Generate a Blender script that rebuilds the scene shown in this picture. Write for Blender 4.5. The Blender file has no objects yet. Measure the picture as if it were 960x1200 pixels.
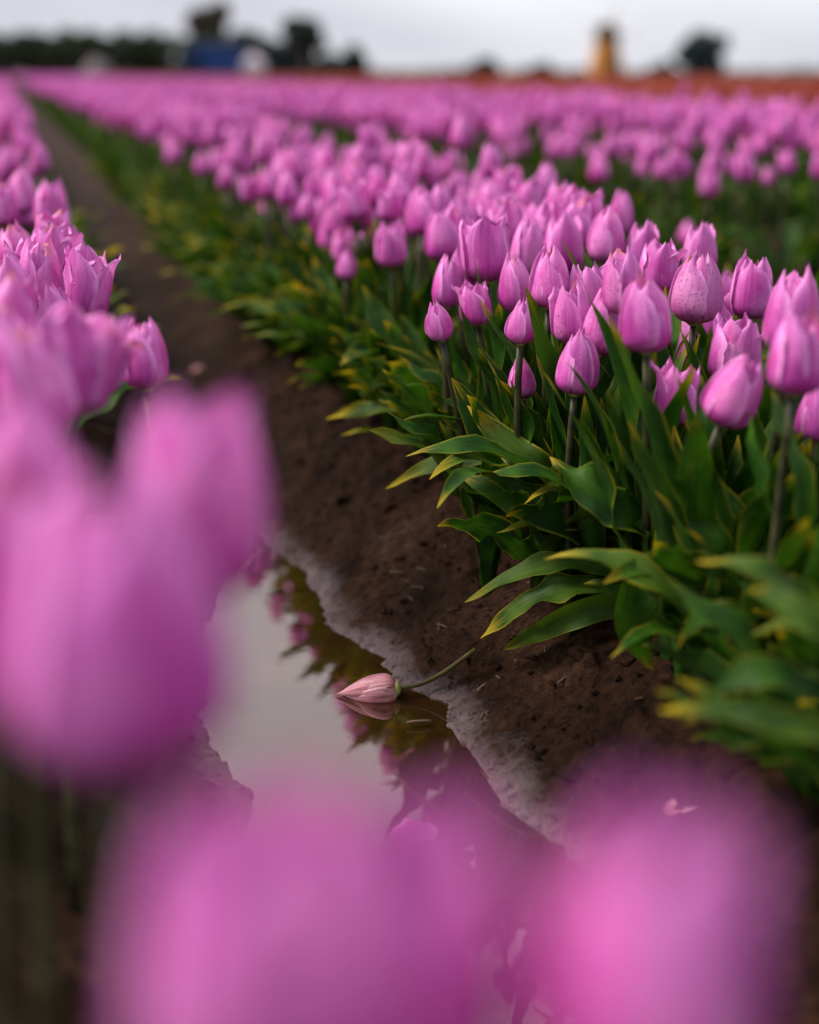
import bpy, math, random
import numpy as np
from mathutils import Vector, Matrix

SC = bpy.context.scene
COL = SC.collection
R = math.radians
rnd = random.Random(11)
nrg = np.random.default_rng(5)

# ------------------------------------------------------------------ camera
cam_d = bpy.data.cameras.new('camera')
cam_d.sensor_fit = 'VERTICAL'; cam_d.sensor_height = 36.0; cam_d.sensor_width = 28.8
cam_d.lens = 50.0
cam_d.clip_start = 0.02; cam_d.clip_end = 6000.0
cam_d.dof.use_dof = True; cam_d.dof.focus_distance = 1.27; cam_d.dof.aperture_fstop = 2.3
cam = bpy.data.objects.new('camera', cam_d); COL.objects.link(cam)
cam.location = (0, 0, 0.55)
cam.rotation_euler = (R(90 - 17.137), 0, R(-15.385))
SC.camera = cam

# ------------------------------------------------------------------ overcast sky and soft sun
SUN_EL, SUN_AZ = 46.0, -66.0            # azimuth from +Y towards +X
world = bpy.data.worlds.new('World'); SC.world = world; world.use_nodes = True
wn, wl = world.node_tree.nodes, world.node_tree.links
wn.clear()
wo = wn.new('ShaderNodeOutputWorld'); bg = wn.new('ShaderNodeBackground')
sky = wn.new('ShaderNodeTexSky'); sky.sky_type = 'NISHITA'; sky.sun_disc = False
sky.sun_elevation = R(SUN_EL); sky.sun_rotation = R(SUN_AZ); sky.air_density = 1.2; sky.dust_density = 4.0
hs = wn.new('ShaderNodeHueSaturation'); hs.inputs['Saturation'].default_value = 0.25
wl.new(sky.outputs[0], hs.inputs['Color'])
tc = wn.new('ShaderNodeTexCoord'); mp = wn.new('ShaderNodeMapping'); mp.inputs['Scale'].default_value = (1.0, 1.0, 5.0)
wl.new(tc.outputs['Generated'], mp.inputs['Vector'])
cn = wn.new('ShaderNodeTexNoise'); cn.inputs['Scale'].default_value = 2.2; cn.inputs['Detail'].default_value = 5
wl.new(mp.outputs[0], cn.inputs['Vector'])
cr = wn.new('ShaderNodeValToRGB')
cr.color_ramp.elements[0].position = 0.36; cr.color_ramp.elements[0].color = (3.6, 3.65, 4.1, 1)
cr.color_ramp.elements[1].position = 0.62; cr.color_ramp.elements[1].color = (5.35, 5.45, 5.75, 1)
wl.new(cn.outputs['Fac'], cr.inputs['Fac'])
mx = wn.new('ShaderNodeMix'); mx.data_type = 'RGBA'; mx.inputs['Factor'].default_value = 0.9
# an overcast sky is about twice as bright overhead as at the horizon
sz_ = wn.new('ShaderNodeSeparateXYZ'); wl.new(tc.outputs['Generated'], sz_.inputs[0])
ov = wn.new('ShaderNodeMapRange'); ov.inputs['From Min'].default_value = 0.0; ov.inputs['From Max'].default_value = 1.0
ov.inputs['To Min'].default_value = 0.92; ov.inputs['To Max'].default_value = 1.7; wl.new(sz_.outputs[2], ov.inputs['Value'])
ml = wn.new('ShaderNodeMix'); ml.data_type = 'RGBA'; ml.blend_type = 'MULTIPLY'; ml.inputs['Factor'].default_value = 1.0
wl.new(cr.outputs[0], ml.inputs['A']); wl.new(ov.outputs[0], ml.inputs['B'])
wl.new(hs.outputs[0], mx.inputs['A']); wl.new(ml.outputs['Result'], mx.inputs['B'])
bg.inputs['Strength'].default_value = 0.05
wl.new(mx.outputs['Result'], bg.inputs['Color']); wl.new(bg.outputs[0], wo.inputs[0])

sun_d = bpy.data.lights.new('sun', 'SUN'); sun_d.energy = 1.5; sun_d.angle = R(18); sun_d.color = (1.0, 0.91, 0.80)
sun = bpy.data.objects.new('sun', sun_d); COL.objects.link(sun)
sd = Vector((math.sin(R(SUN_AZ)) * math.cos(R(SUN_EL)), math.cos(R(SUN_AZ)) * math.cos(R(SUN_EL)), math.sin(R(SUN_EL))))
sun.rotation_euler = sd.to_track_quat('Z', 'Y').to_euler(); sun.location = (0, 0, 20)

SC.view_settings.view_transform = 'Standard'; SC.view_settings.look = 'None'
SC.view_settings.exposure = 1.98; SC.view_settings.gamma = 1.0; SC.view_settings.use_curve_mapping = False
SC.cycles.use_denoising = True
SC.cycles.max_bounces = 8; SC.cycles.transparent_max_bounces = 6

# ------------------------------------------------------------------ helpers
def tag(o, label=None, cat=None, group=None, kind=None):
    if label: o['label'] = label
    if cat: o['category'] = cat
    if group: o['group'] = group
    if kind: o['kind'] = kind
    return o

def empty(name, loc, rz=0.0):
    o = bpy.data.objects.new(name, None); COL.objects.link(o)
    o.location = loc; o.rotation_euler = (0, 0, rz); o.empty_display_size = 0.02
    return o

def obj(name, me, parent=None, loc=(0, 0, 0), rot=None, scale=None):
    o = bpy.data.objects.new(name, me); COL.objects.link(o)
    o.location = loc
    if rot is not None: o.rotation_euler = rot
    if scale is not None: o.scale = scale if hasattr(scale, '__len__') else (scale,) * 3
    if parent is not None: o.parent = parent
    return o

def mesh_np(name, V, Q, mats, uv=None, mi=None, smooth=True):
    """V (n,3), Q (m,4) quads (a quad whose last two corners are equal is a triangle)"""
    me = bpy.data.meshes.new(name)
    V = np.asarray(V, np.float32); Q = np.asarray(Q, np.int32)
    tri = Q[:, 2] == Q[:, 3]
    cnt = np.where(tri, 3, 4).astype(np.int32)
    start = np.concatenate([[0], np.cumsum(cnt)[:-1]]).astype(np.int32)
    keep = np.ones(Q.shape, bool); keep[tri, 3] = False
    li = Q[keep]
    me.vertices.add(len(V)); me.vertices.foreach_set('co', V.ravel())
    me.loops.add(len(li)); me.loops.foreach_set('vertex_index', li)
    me.polygons.add(len(Q)); me.polygons.foreach_set('loop_start', start)
    me.polygons.foreach_set('use_smooth', np.full(len(Q), smooth))
    for m in (mats if isinstance(mats, (list, tuple)) else [mats]): me.materials.append(m)
    if mi is not None: me.polygons.foreach_set('material_index', np.asarray(mi, np.int32))
    if uv is not None:
        l = me.uv_layers.new(name='UVMap')
        l.data.foreach_set('uv', np.asarray(uv, np.float32)[li].ravel())
    me.update(calc_edges=True); me.validate()
    return me

def grid_q(nu, nv, off=0):
    i, j = np.meshgrid(np.arange(nu - 1), np.arange(nv - 1), indexing='ij')
    a = (i * nv + j).ravel() + off
    return np.stack([a, a + nv, a + nv + 1, a + 1], 1)

class MB:
    def __init__(s): s.V = []; s.Q = []; s.U = []; s.M = []; s.n = 0
    def add(s, V, Q, U=None, m=0):
        V = np.asarray(V, float).reshape(-1, 3); Q = np.asarray(Q, int)
        s.V.append(V); s.Q.append(Q + s.n); s.n += len(V)
        s.U.append(np.zeros((len(V), 2)) if U is None else np.asarray(U, float)); s.M.append(np.full(len(Q), m))
    def box(s, c, d, m=0):
        x, y, z = [k / 2 for k in d]
        V = np.array([(a * x, b * y, e * z) for a in (-1, 1) for b in (-1, 1) for e in (-1, 1)]) + np.array(c)
        s.add(V, [(0, 1, 3, 2), (4, 6, 7, 5), (0, 4, 5, 1), (2, 3, 7, 6), (0, 2, 6, 4), (1, 5, 7, 3)], None, m)
    def build(s, name, mats, smooth=True):
        return mesh_np(name, np.concatenate(s.V), np.concatenate(s.Q), mats, np.concatenate(s.U), np.concatenate(s.M), smooth)

def hash2(ix, iy, seed):
    h = (ix.astype(np.int64) * 374761393 + iy.astype(np.int64) * 668265263 + seed * 1442695041) & 0xFFFFFFFF
    h = ((h ^ (h >> 13)) * 1274126177) & 0xFFFFFFFF
    return ((h ^ (h >> 16)) & 0xFFFF) / 65535.0
def vnoise(x, y, seed=0):
    ix, iy = np.floor(x), np.floor(y); fx, fy = x - ix, y - iy
    fx = fx * fx * (3 - 2 * fx); fy = fy * fy * (3 - 2 * fy)
    a = hash2(ix, iy, seed); b = hash2(ix + 1, iy, seed); c = hash2(ix, iy + 1, seed); d = hash2(ix + 1, iy + 1, seed)
    return (a + (b - a) * fx) * (1 - fy) + (c + (d - c) * fx) * fy - 0.5
def sstep(a, b, x):
    t = np.clip((x - a) / (b - a), 0, 1); return t * t * (3 - 2 * t)

# ------------------------------------------------------------------ materials
def mat(name):
    m = bpy.data.materials.new(name); m.use_nodes = True
    nt = m.node_tree; nt.nodes.clear()
    return m, nt.nodes, nt.links
def nd(n, t, **kw):
    x = n.new(t)
    for k, v in kw.items():
        if k in ('operation', 'data_type', 'blend_type', 'clamp', 'noise_dimensions', 'use_clamp', 'interpolation_type'): setattr(x, k, v)
        else: x.inputs[k].default_value = v
    return x
def ramp(n, l, src, stops):
    r = n.new('ShaderNodeValToRGB'); e = r.color_ramp.elements
    while len(e) < len(stops): e.new(0.5)
    for k, (p, c) in enumerate(stops):
        e[k].position = p; e[k].color = (*c, 1) if len(c) == 3 else c
    l.new(src, r.inputs['Fac']); return r.outputs['Color']
def mixc(n, l, f, a, b, bt='MIX'):
    x = nd(n, 'ShaderNodeMix', data_type='RGBA', blend_type=bt)
    for k, v in (('Factor', f), ('A', a), ('B', b)):
        if isinstance(v, (int, float)): x.inputs[k].default_value = v
        elif isinstance(v, tuple): x.inputs[k].default_value = (*v, 1)
        else: l.new(v, x.inputs[k])
    return x.outputs['Result']
def mth(n, l, op, a, b=None, clamp=False):
    x = nd(n, 'ShaderNodeMath', operation=op, use_clamp=clamp)
    for k, v in enumerate((a, b)):
        if v is None: continue
        if isinstance(v, (int, float)): x.inputs[k].default_value = v
        else: l.new(v, x.inputs[k])
    return x.outputs[0]
def mrange(n, l, v, a, b, c=0.0, d=1.0):
    x = nd(n, 'ShaderNodeMapRange', interpolation_type='SMOOTHSTEP')
    l.new(v, x.inputs['Value'])
    for k, w in zip(('From Min', 'From Max', 'To Min', 'To Max'), (a, b, c, d)): x.inputs[k].default_value = w
    return x.outputs['Result']

def petal_mat(name, base, mid, tip, centre, spot_lo=0.62, translucent=0.38, vein=(0.76, 1.14)):
    m, n, l = mat(name)
    out = n.new('ShaderNodeOutputMaterial')
    uv = n.new('ShaderNodeUVMap'); sp = n.new('ShaderNodeSeparateXYZ'); l.new(uv.outputs[0], sp.inputs[0])
    u, v = sp.outputs[0], sp.outputs[1]
    oi = n.new('ShaderNodeObjectInfo'); ge = n.new('ShaderNodeNewGeometry')
    rr = mth(n, l, 'FRACT', mth(n, l, 'ADD', oi.outputs['Random'], ge.outputs['Random Per Island']))
    c = ramp(n, l, v, [(0.0, base), (0.16, tuple(0.5 * (a + b) for a, b in zip(base, mid))), (0.36, mid), (0.72, tuple(0.6 * a + 0.4 * b for a, b in zip(mid, tip))), (1.0, tip)])
    # deeper colour down the middle of the petal
    au = mth(n, l, 'ABSOLUTE', mth(n, l, 'SUBTRACT', u, 0.5))
    cf = mth(n, l, 'MULTIPLY', mrange(n, l, au, 0.0, 0.3, 0.55, 0.0), mrange(n, l, v, 0.1, 0.6))
    c = mixc(n, l, cf, c, centre)
    ed = mth(n, l, 'MULTIPLY', mrange(n, l, au, 0.36, 0.5), mrange(n, l, v, 0.15, 0.5))
    c = mixc(n, l, mth(n, l, 'MULTIPLY', ed, 0.75), c, tuple(min(1, k * 1.05 + 0.14) for k in tip))
    # fine veins running up the petal
    vec = n.new('ShaderNodeCombineXYZ')
    l.new(mth(n, l, 'MULTIPLY', u, 17.0), vec.inputs[0]); l.new(mth(n, l, 'MULTIPLY', v, 1.8), vec.inputs[1]); l.new(mth(n, l, 'MULTIPLY', rr, 60.0), vec.inputs[2])
    vn = nd(n, 'ShaderNodeTexNoise', Scale=1.0, Detail=6.0, Roughness=0.62); l.new(vec.outputs[0], vn.inputs['Vector'])
    vf = mrange(n, l, vn.outputs['Fac'], 0.3, 0.7, *vein)
    c = mixc(n, l, 1.0, c, vf, 'MULTIPLY')
    # broad pale and deep patches
    tco = n.new('ShaderNodeTexCoord')
    pv = n.new('ShaderNodeVectorMath'); pv.operation = 'ADD'; l.new(tco.outputs['Object'], pv.inputs[0])
    cb = n.new('ShaderNodeCombineXYZ'); l.new(mth(n, l, 'MULTIPLY', rr, 9.0), cb.inputs[0]); l.new(cb.outputs[0], pv.inputs[1])
    pn = nd(n, 'ShaderNodeTexNoise', Scale=26.0, Detail=3.0); l.new(pv.outputs[0], pn.inputs['Vector'])
    c = mixc(n, l, mrange(n, l, pn.outputs['Fac'], 0.48, 0.70, 0, 0.7), c, tuple(min(1, k * 1.1 + 0.17) for k in mid))
    c = mixc(n, l, mrange(n, l, pn.outputs['Fac'], 0.47, 0.3, 0, 0.6), c, centre)
    # rain spotting: small brown-red specks gathered in patches
    sn = nd(n, 'ShaderNodeTexNoise', Scale=430.0, Detail=4.0); l.new(pv.outputs[0], sn.inputs['Vector'])
    bn = nd(n, 'ShaderNodeTexNoise', Scale=26.0, Detail=2.0); l.new(pv.outputs[0], bn.inputs['Vector'])
    sf = mth(n, l, 'MULTIPLY', mrange(n, l, sn.outputs['Fac'], 0.56, 0.66), mrange(n, l, bn.outputs['Fac'], spot_lo - 0.06, spot_lo + 0.06))
    c = mixc(n, l, mth(n, l, 'MULTIPLY', sf, 0.7), c, (0.22, 0.03, 0.10))
    # browned tips on some petals
    tf = mth(n, l, 'MULTIPLY', mrange(n, l, v, 0.88, 1.0), mrange(n, l, rr, 0.86, 0.92, 0, 0.7))
    c = mixc(n, l, tf, c, (0.50, 0.15, 0.09))
    hsv = nd(n, 'ShaderNodeHueSaturation'); l.new(c, hsv.inputs['Color'])
    l.new(mth(n, l, 'ADD', 0.492, mth(n, l, 'MULTIPLY', rr, 0.018)), hsv.inputs['Hue'])
    l.new(mrange(n, l, rr, 0, 1, 0.88, 1.08), hsv.inputs['Value'])
    c = hsv.outputs[0]
    bp0 = nd(n, 'ShaderNodeBump', Strength=0.45, Distance=0.0025); l.new(vn.outputs['Fac'], bp0.inputs['Height'])
    # scattered rain droplets
    vo = nd(n, 'ShaderNodeTexVoronoi', Scale=300.0); l.new(pv.outputs[0], vo.inputs['Vector'])
    sc_ = n.new('ShaderNodeSeparateXYZ'); l.new(vo.outputs['Color'], sc_.inputs[0])
    dm = mth(n, l, 'MULTIPLY', mrange(n, l, vo.outputs['Distance'], 0.34, 0.05), mth(n, l, 'GREATER_THAN', sc_.outputs[0], 0.84))
    bp = nd(n, 'ShaderNodeBump', Strength=0.55, Distance=0.0009); l.new(dm, bp.inputs['Height']); l.new(bp0.outputs[0], bp.inputs['Normal'])
    p = nd(n, 'ShaderNodeBsdfPrincipled', Roughness=0.42)
    l.new(mrange(n, l, dm, 0.0, 0.3, 0.42, 0.12), p.inputs['Roughness']); p.inputs['Specular IOR Level'].default_value = 0.35
    l.new(c, p.inputs['Base Color']); l.new(bp.outputs[0], p.inputs['Normal'])
    t = n.new('ShaderNodeBsdfTranslucent'); l.new(c, t.inputs['Color']); l.new(bp.outputs[0], t.inputs['Normal'])
    ms = nd(n, 'ShaderNodeMixShader', Fac=translucent); l.new(p.outputs[0], ms.inputs[1]); l.new(t.outputs[0], ms.inputs[2])
    l.new(ms.outputs[0], out.inputs[0])
    return m

M_PETAL = petal_mat('pink_petal', (0.25, 0.09, 0.06), (0.58, 0.072, 0.42), (0.77, 0.25, 0.66), (0.46, 0.018, 0.27), translucent=0.27)  # own pink, with tip paled and lower petal deepened to paint in top light
M_PETAL_SPOT = petal_mat('spotted_petal', (0.38, 0.19, 0.14), (0.60, 0.14, 0.43), (0.66, 0.20, 0.54), (0.50, 0.06, 0.31), 0.46, 0.27)
M_PETAL_OLD = petal_mat('faded_petal', (0.34, 0.13, 0.06), (0.56, 0.23, 0.27), (0.66, 0.32, 0.42), (0.34, 0.06, 0.10), 0.6, 0.12, (0.28, 1.25))
M_RED = petal_mat('red_petal', (0.25, 0.06, 0.02), (0.34, 0.035, 0.012), (0.40, 0.05, 0.012), (0.26, 0.02, 0.01))

def leaf_mat(name, g1, g2, edge, tipc, edge_w=0.90, tip0=0.90, tl=0.34, margin=0.65):
    m, n, l = mat(name)
    out = n.new('ShaderNodeOutputMaterial')
    uv = n.new('ShaderNodeUVMap'); sp = n.new('ShaderNodeSeparateXYZ'); l.new(uv.outputs[0], sp.inputs[0])
    u, v = sp.outputs[0], sp.outputs[1]
    oi = n.new('ShaderNodeObjectInfo'); ge = n.new('ShaderNodeNewGeometry')
    rr = mth(n, l, 'FRACT', mth(n, l, 'ADD', oi.outputs['Random'], ge.outputs['Random Per Island']))
    vec = n.new('ShaderNodeCombineXYZ')
    l.new(mth(n, l, 'MULTIPLY', u, 30.0), vec.inputs[0]); l.new(mth(n, l, 'MULTIPLY', v, 2.5), vec.inputs[1]); l.new(mth(n, l, 'MULTIPLY', rr, 50.0), vec.inputs[2])
    vn = nd(n, 'ShaderNodeTexNoise', Scale=1.0, Detail=3.0); l.new(vec.outputs[0], vn.inputs['Vector'])
    tco = n.new('ShaderNodeTexCoord')
    bn = nd(n, 'ShaderNodeTexNoise', Scale=28.0, Detail=3.0); l.new(tco.outputs['Object'], bn.inputs['Vector'])
    c = mixc(n, l, mrange(n, l, bn.outputs['Fac'], 0.35, 0.68), g1, g2)
    c = mixc(n, l, 1.0, c, mrange(n, l, vn.outputs['Fac'], 0.3, 0.7, 0.75, 1.25), 'MULTIPLY')
    # pale scuffed streaks on the blade
    sv = n.new('ShaderNodeCombineXYZ')
    l.new(mth(n, l, 'MULTIPLY', u, 6.0), sv.inputs[0]); l.new(mth(n, l, 'MULTIPLY', v, 5.0), sv.inputs[1]); l.new(mth(n, l, 'MULTIPLY', rr, 31.0), sv.inputs[2])
    s2 = nd(n, 'ShaderNodeTexNoise', Scale=1.0, Detail=5.0, Roughness=0.65); l.new(sv.outputs[0], s2.inputs['Vector'])
    c = mixc(n, l, mrange(n, l, s2.outputs['Fac'], 0.6, 0.78, 0, 0.45), c, (0.15, 0.16, 0.05))
    # yellow margin and tip
    au = mth(n, l, 'MULTIPLY', mth(n, l, 'ABSOLUTE', mth(n, l, 'SUBTRACT', u, 0.5)), 2.0)
    au2 = mth(n, l, 'ADD', au, mth(n, l, 'MULTIPLY', mth(n, l, 'SUBTRACT', s2.outputs['Fac'], 0.5), 0.25))
    ef = mth(n, l, 'MULTIPLY', mrange(n, l, au2, edge_w, 1.0), mth(n, l, 'MULTIPLY', mrange(n, l, v, 0.15, 0.6, 0.15, margin), mrange(n, l, rr, 0.15, 0.75, 0.2, 1.0)))
    c = mixc(n, l, ef, c, edge)
    tv = mth(n, l, 'ADD', v, mth(n, l, 'MULTIPLY', mth(n, l, 'SUBTRACT', s2.outputs['Fac'], 0.5), 0.3))
    tf = mth(n, l, 'MULTIPLY', mrange(n, l, tv, tip0, 1.0), mrange(n, l, rr, 0.15, 0.5, 0.2, 1.0))
    c = mixc(n, l, tf, c, tipc)
    bp = nd(n, 'ShaderNodeBump', Strength=0.4, Distance=0.0012); l.new(vn.outputs['Fac'], bp.inputs['Height'])
    p = nd(n, 'ShaderNodeBsdfPrincipled', Roughness=0.5); p.inputs['Specular IOR Level'].default_value = 0.12
    l.new(c, p.inputs['Base Color']); l.new(bp.outputs[0], p.inputs['Normal'])
    t = n.new('ShaderNodeBsdfTranslucent'); l.new(mixc(n, l, 1.0, c, (1.3, 1.25, 0.5), 'MULTIPLY'), t.inputs['Color'])
    ms = nd(n, 'ShaderNodeMixShader', Fac=tl); l.new(p.outputs[0], ms.inputs[1]); l.new(t.outputs[0], ms.inputs[2])
    l.new(ms.outputs[0], out.inputs[0])
    return m
M_LEAF = leaf_mat('tulip_leaf', (0.008, 0.036, 0.0040), (0.032, 0.092, 0.006), (0.30, 0.26, 0.015), (0.32, 0.23, 0.012))
M_LEAF_Y = leaf_mat('yellowing_leaf', (0.016, 0.046, 0.005), (0.050, 0.098, 0.008), (0.34, 0.27, 0.012), (0.36, 0.26, 0.010), 0.86, 0.80)

def plain(name, col, rough=0.6, var=0.25, scale=12.0, spec=0.4, bump=0.0):
    m, n, l = mat(name)
    out = n.new('ShaderNodeOutputMaterial'); p = nd(n, 'ShaderNodeBsdfPrincipled', Roughness=rough)
    p.inputs['Specular IOR Level'].default_value = spec
    tco = n.new('ShaderNodeTexCoord'); ns = nd(n, 'ShaderNodeTexNoise', Scale=scale, Detail=5.0); l.new(tco.outputs['Object'], ns.inputs['Vector'])
    c = mixc(n, l, 1.0, col, mrange(n, l, ns.outputs['Fac'], 0.3, 0.7, 1 - var, 1 + var), 'MULTIPLY')
    l.new(c, p.inputs['Base Color']); l.new(p.outputs[0], out.inputs[0])
    if bump:
        b = nd(n, 'ShaderNodeBump', Strength=bump, Distance=0.01); l.new(ns.outputs['Fac'], b.inputs['Height']); l.new(b.outputs[0], p.inputs['Normal'])
    return m
M_STEM = plain('tulip_stem', (0.030, 0.030, 0.012), 0.5, 0.5, 60, 0.2)
M_PISTIL = plain('pistil', (0.20, 0.22, 0.06), 0.5)
M_STRAW = plain('straw', (0.11, 0.07, 0.04), 0.8, 0.4, 90)
M_TWIG = plain('twig', (0.05, 0.03, 0.02), 0.8, 0.4, 90)
M_CLOD = plain('clod', (0.075, 0.043, 0.030), 0.8, 0.4, 70, 0.4, 0.6)

# soil: brown loam, a paler silt band along the water line with sky sheen painted in
def soil_mat():
    m, n, l = mat('wet_soil')
    out = n.new('ShaderNodeOutputMaterial'); p = nd(n, 'ShaderNodeBsdfPrincipled')
    ge = n.new('ShaderNodeNewGeometry'); sp = n.new('ShaderNodeSeparateXYZ'); l.new(ge.outputs['Position'], sp.inputs[0])
    pos = ge.outputs['Position']
    n1 = nd(n, 'ShaderNodeTexNoise', Scale=9.0, Detail=6.0, Roughness=0.62); l.new(pos, n1.inputs['Vector'])
    n2 = nd(n, 'ShaderNodeTexNoise', Scale=95.0, Detail=6.0, Roughness=0.7); l.new(pos, n2.inputs['Vector'])
    n3 = nd(n, 'ShaderNodeTexNoise', Scale=420.0, Detail=4.0, Roughness=0.7); l.new(pos, n3.inputs['Vector'])
    c = ramp(n, l, n1.outputs['Fac'], [(0.3, (0.009, 0.0038, 0.0021)), (0.52, (0.025, 0.0112, 0.0062)), (0.72, (0.054, 0.0262, 0.0152))])
    c = mixc(n, l, 1.0, c, mrange(n, l, n2.outputs['Fac'], 0.3, 0.7, 0.4, 1.5), 'MULTIPLY')
    c = mixc(n, l, 1.0, c, mrange(n, l, n3.outputs['Fac'], 0.3, 0.7, 0.7, 1.3), 'MULTIPLY')
    # silt band just above the water, lilac sky sheen mixed into its colour
    zz = mth(n, l, 'ADD', sp.outputs[2], mth(n, l, 'MULTIPLY', mth(n, l, 'SUBTRACT', n1.outputs['Fac'], 0.5), 0.03))
    zz = mth(n, l, 'ADD', zz, mth(n, l, 'MULTIPLY', mth(n, l, 'SUBTRACT', n2.outputs['Fac'], 0.5), 0.055))
    band = mth(n, l, 'MULTIPLY', mrange(n, l, sp.outputs[2], -0.004, 0.001), mrange(n, l, zz, 0.016, -0.002))
    near = mrange(n, l, sp.outputs[1], 2.4, 1.7)
    band = mth(n, l, 'MULTIPLY', band, near)
    c = mixc(n, l, mth(n, l, 'MULTIPLY', band, 0.8), c, mixc(n, l, mrange(n, l, n2.outputs['Fac'], 0.32, 0.66), (0.03, 0.017, 0.015), (0.34, 0.245, 0.265)))
    l.new(c, p.inputs['Base Color']); l.new(mth(n, l, 'ADD', 0.05, mth(n, l, 'MULTIPLY', band, 0.30)), p.inputs['Specular IOR Level'])
    r = mth(n, l, 'SUBTRACT', mrange(n, l, n2.outputs['Fac'], 0.3, 0.7, 0.72, 0.5), mth(n, l, 'MULTIPLY', band, 0.2))
    l.new(r, p.inputs['Roughness'])
    h = mth(n, l, 'ADD', n2.outputs['Fac'], mth(n, l, 'MULTIPLY', n3.outputs['Fac'], 0.35))
    b = nd(n, 'ShaderNodeBump', Strength=1.0, Distance=0.011); l.new(h, b.inputs['Height']); l.new(b.outputs[0], p.inputs['Normal'])
    l.new(p.outputs[0], out.inputs[0])
    return m
M_SOIL = soil_mat()

def water_mat():
    m, n, l = mat('muddy_water')
    out = n.new('ShaderNodeOutputMaterial')
    ge = n.new('ShaderNodeNewGeometry')
    ns = nd(n, 'ShaderNodeTexNoise', Scale=14.0, Detail=3.0); l.new(ge.outputs['Position'], ns.inputs['Vector'])
    b = nd(n, 'ShaderNodeBump', Strength=0.05, Distance=0.004); l.new(ns.outputs['Fac'], b.inputs['Height'])
    d = n.new('ShaderNodeBsdfDiffuse'); d.inputs['Color'].default_value = (0.035, 0.014, 0.004, 1)
    tr = n.new('ShaderNodeBsdfTransparent'); tr.inputs['Color'].default_value = (0.55, 0.33, 0.16, 1)
    body = nd(n, 'ShaderNodeMixShader', Fac=0.35); l.new(d.outputs[0], body.inputs[1]); l.new(tr.outputs[0], body.inputs[2])
    g = nd(n, 'ShaderNodeBsdfGlossy', Roughness=0.03); g.inputs['Color'].default_value = (1, 0.86, 0.81, 1); l.new(b.outputs[0], g.inputs['Normal'])
    fr = nd(n, 'ShaderNodeFresnel', IOR=3.0); l.new(b.outputs[0], fr.inputs['Normal'])
    ms = n.new('ShaderNodeMixShader'); l.new(fr.outputs[0], ms.inputs[0]); l.new(body.outputs[0], ms.inputs[1]); l.new(g.outputs[0], ms.inputs[2])
    l.new(ms.outputs[0], out.inputs[0])
    return m
M_WATER = water_mat()

# ------------------------------------------------------------------ ground: planted ridges and furrows
PITCH = 0.78; FUR0 = 0.285            # furrow spacing, first furrow centre (x); ridges run along +Y
SH_Y = [-1.0, 0.50, 0.83, 0.886, 0.944, 1.025, 1.095, 1.137, 1.195, 1.249, 1.297, 1.351, 1.439, 1.544, 1.631, 1.75, 2.2, 9999]
SH_R = [0.345, 0.37, 0.361, 0.350, 0.336, 0.342, 0.336, 0.349, 0.316, 0.313, 0.303, 0.282, 0.294, 0.286, 0.266, 0.262, 0.285, 0.285]
LH_Y = [-1.0, 0.7, 0.95, 1.024, 1.042, 1.15, 1.3, 1.485, 1.6, 1.75, 2.2, 9999]
LH_X = [0.12, 0.13, 0.14, 0.150, 0.139, 0.130, 0.15, 0.185, 0.22, 0.245, 0.275, 0.275]
def ground_z(x, y, fine=True):
    x = np.asarray(x, float); y = np.asarray(y, float)
    # general furrow profile
    k = (x - FUR0) / PITCH; s = np.abs(k - np.round(k)) * PITCH
    gen = 0.008 + 0.100 * sstep(0.02, 0.22, s)
    # first furrow with the puddle
    xr = np.interp(y, SH_Y, SH_R); xl = np.interp(y, LH_Y, LH_X)
    tr = x - xr; tl = xl - x
    up = lambda t: 0.090 * sstep(0.0, 0.20, t) + 0.22 * np.clip(t, 0, 0.05)
    mid = np.minimum(x - xl, xr - x)
    f1 = np.where(tr > 0, up(tr), np.where(tl > 0, up(tl) * 1.0, -np.clip(mid * 0.35, 0, 0.022)))
    f1 = f1 + 0.008 * sstep(1.62, 1.85, y)
    w = np.where((x > FUR0 - 0.39) & (x < FUR0 + 0.39), 1.0, 0.0)
    z = gen * (1 - w) + f1 * w
    far = sstep(90, 70, y) * sstep(30, 26, np.abs(x - 8)) * sstep(-30, -6, y)
    z = z * far
    if fine:
        nearw = sstep(6, 3, y) * sstep(2.5, 1.2, np.abs(x - 0.3)) * sstep(-1.5, 0, y)
        shore = 0.35 + 0.65 * sstep(0.004, 0.03, z)
        lump = vnoise(x / 0.085, y / 0.085, 1) * 0.016 + vnoise(x / 0.036 + 7, y / 0.036, 2) * 0.014
        crust = (0.002 + 0.004 * np.abs(vnoise(x / 0.022, y / 0.03, 9))) * sstep(0.0, 0.004, z) * sstep(0.03, 0.012, z) * np.sign(vnoise(x / 0.012, y / 0.014, 10)) * 0.5
        z = z + nearw * crust
        grain = vnoise(x / 0.016, y / 0.019, 3) * 0.0080 + vnoise(x / 0.0085, y / 0.0085, 4) * 0.0048
        clod = np.clip(vnoise(x / 0.028, y / 0.034, 5) - 0.14, 0, 1) * 0.042
        z = z + nearw * (shore * (lump + clod * sstep(0.02, 0.05, z)) + (0.3 + 0.7 * shore) * grain)
        z = np.where((w > 0) & (mid > 0) & (y < 1.7), np.minimum(z, -0.0015 - 0.0 * z), z)
    return z
def gz(x, y): return float(ground_z(np.array([x]), np.array([y]))[0])

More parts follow.
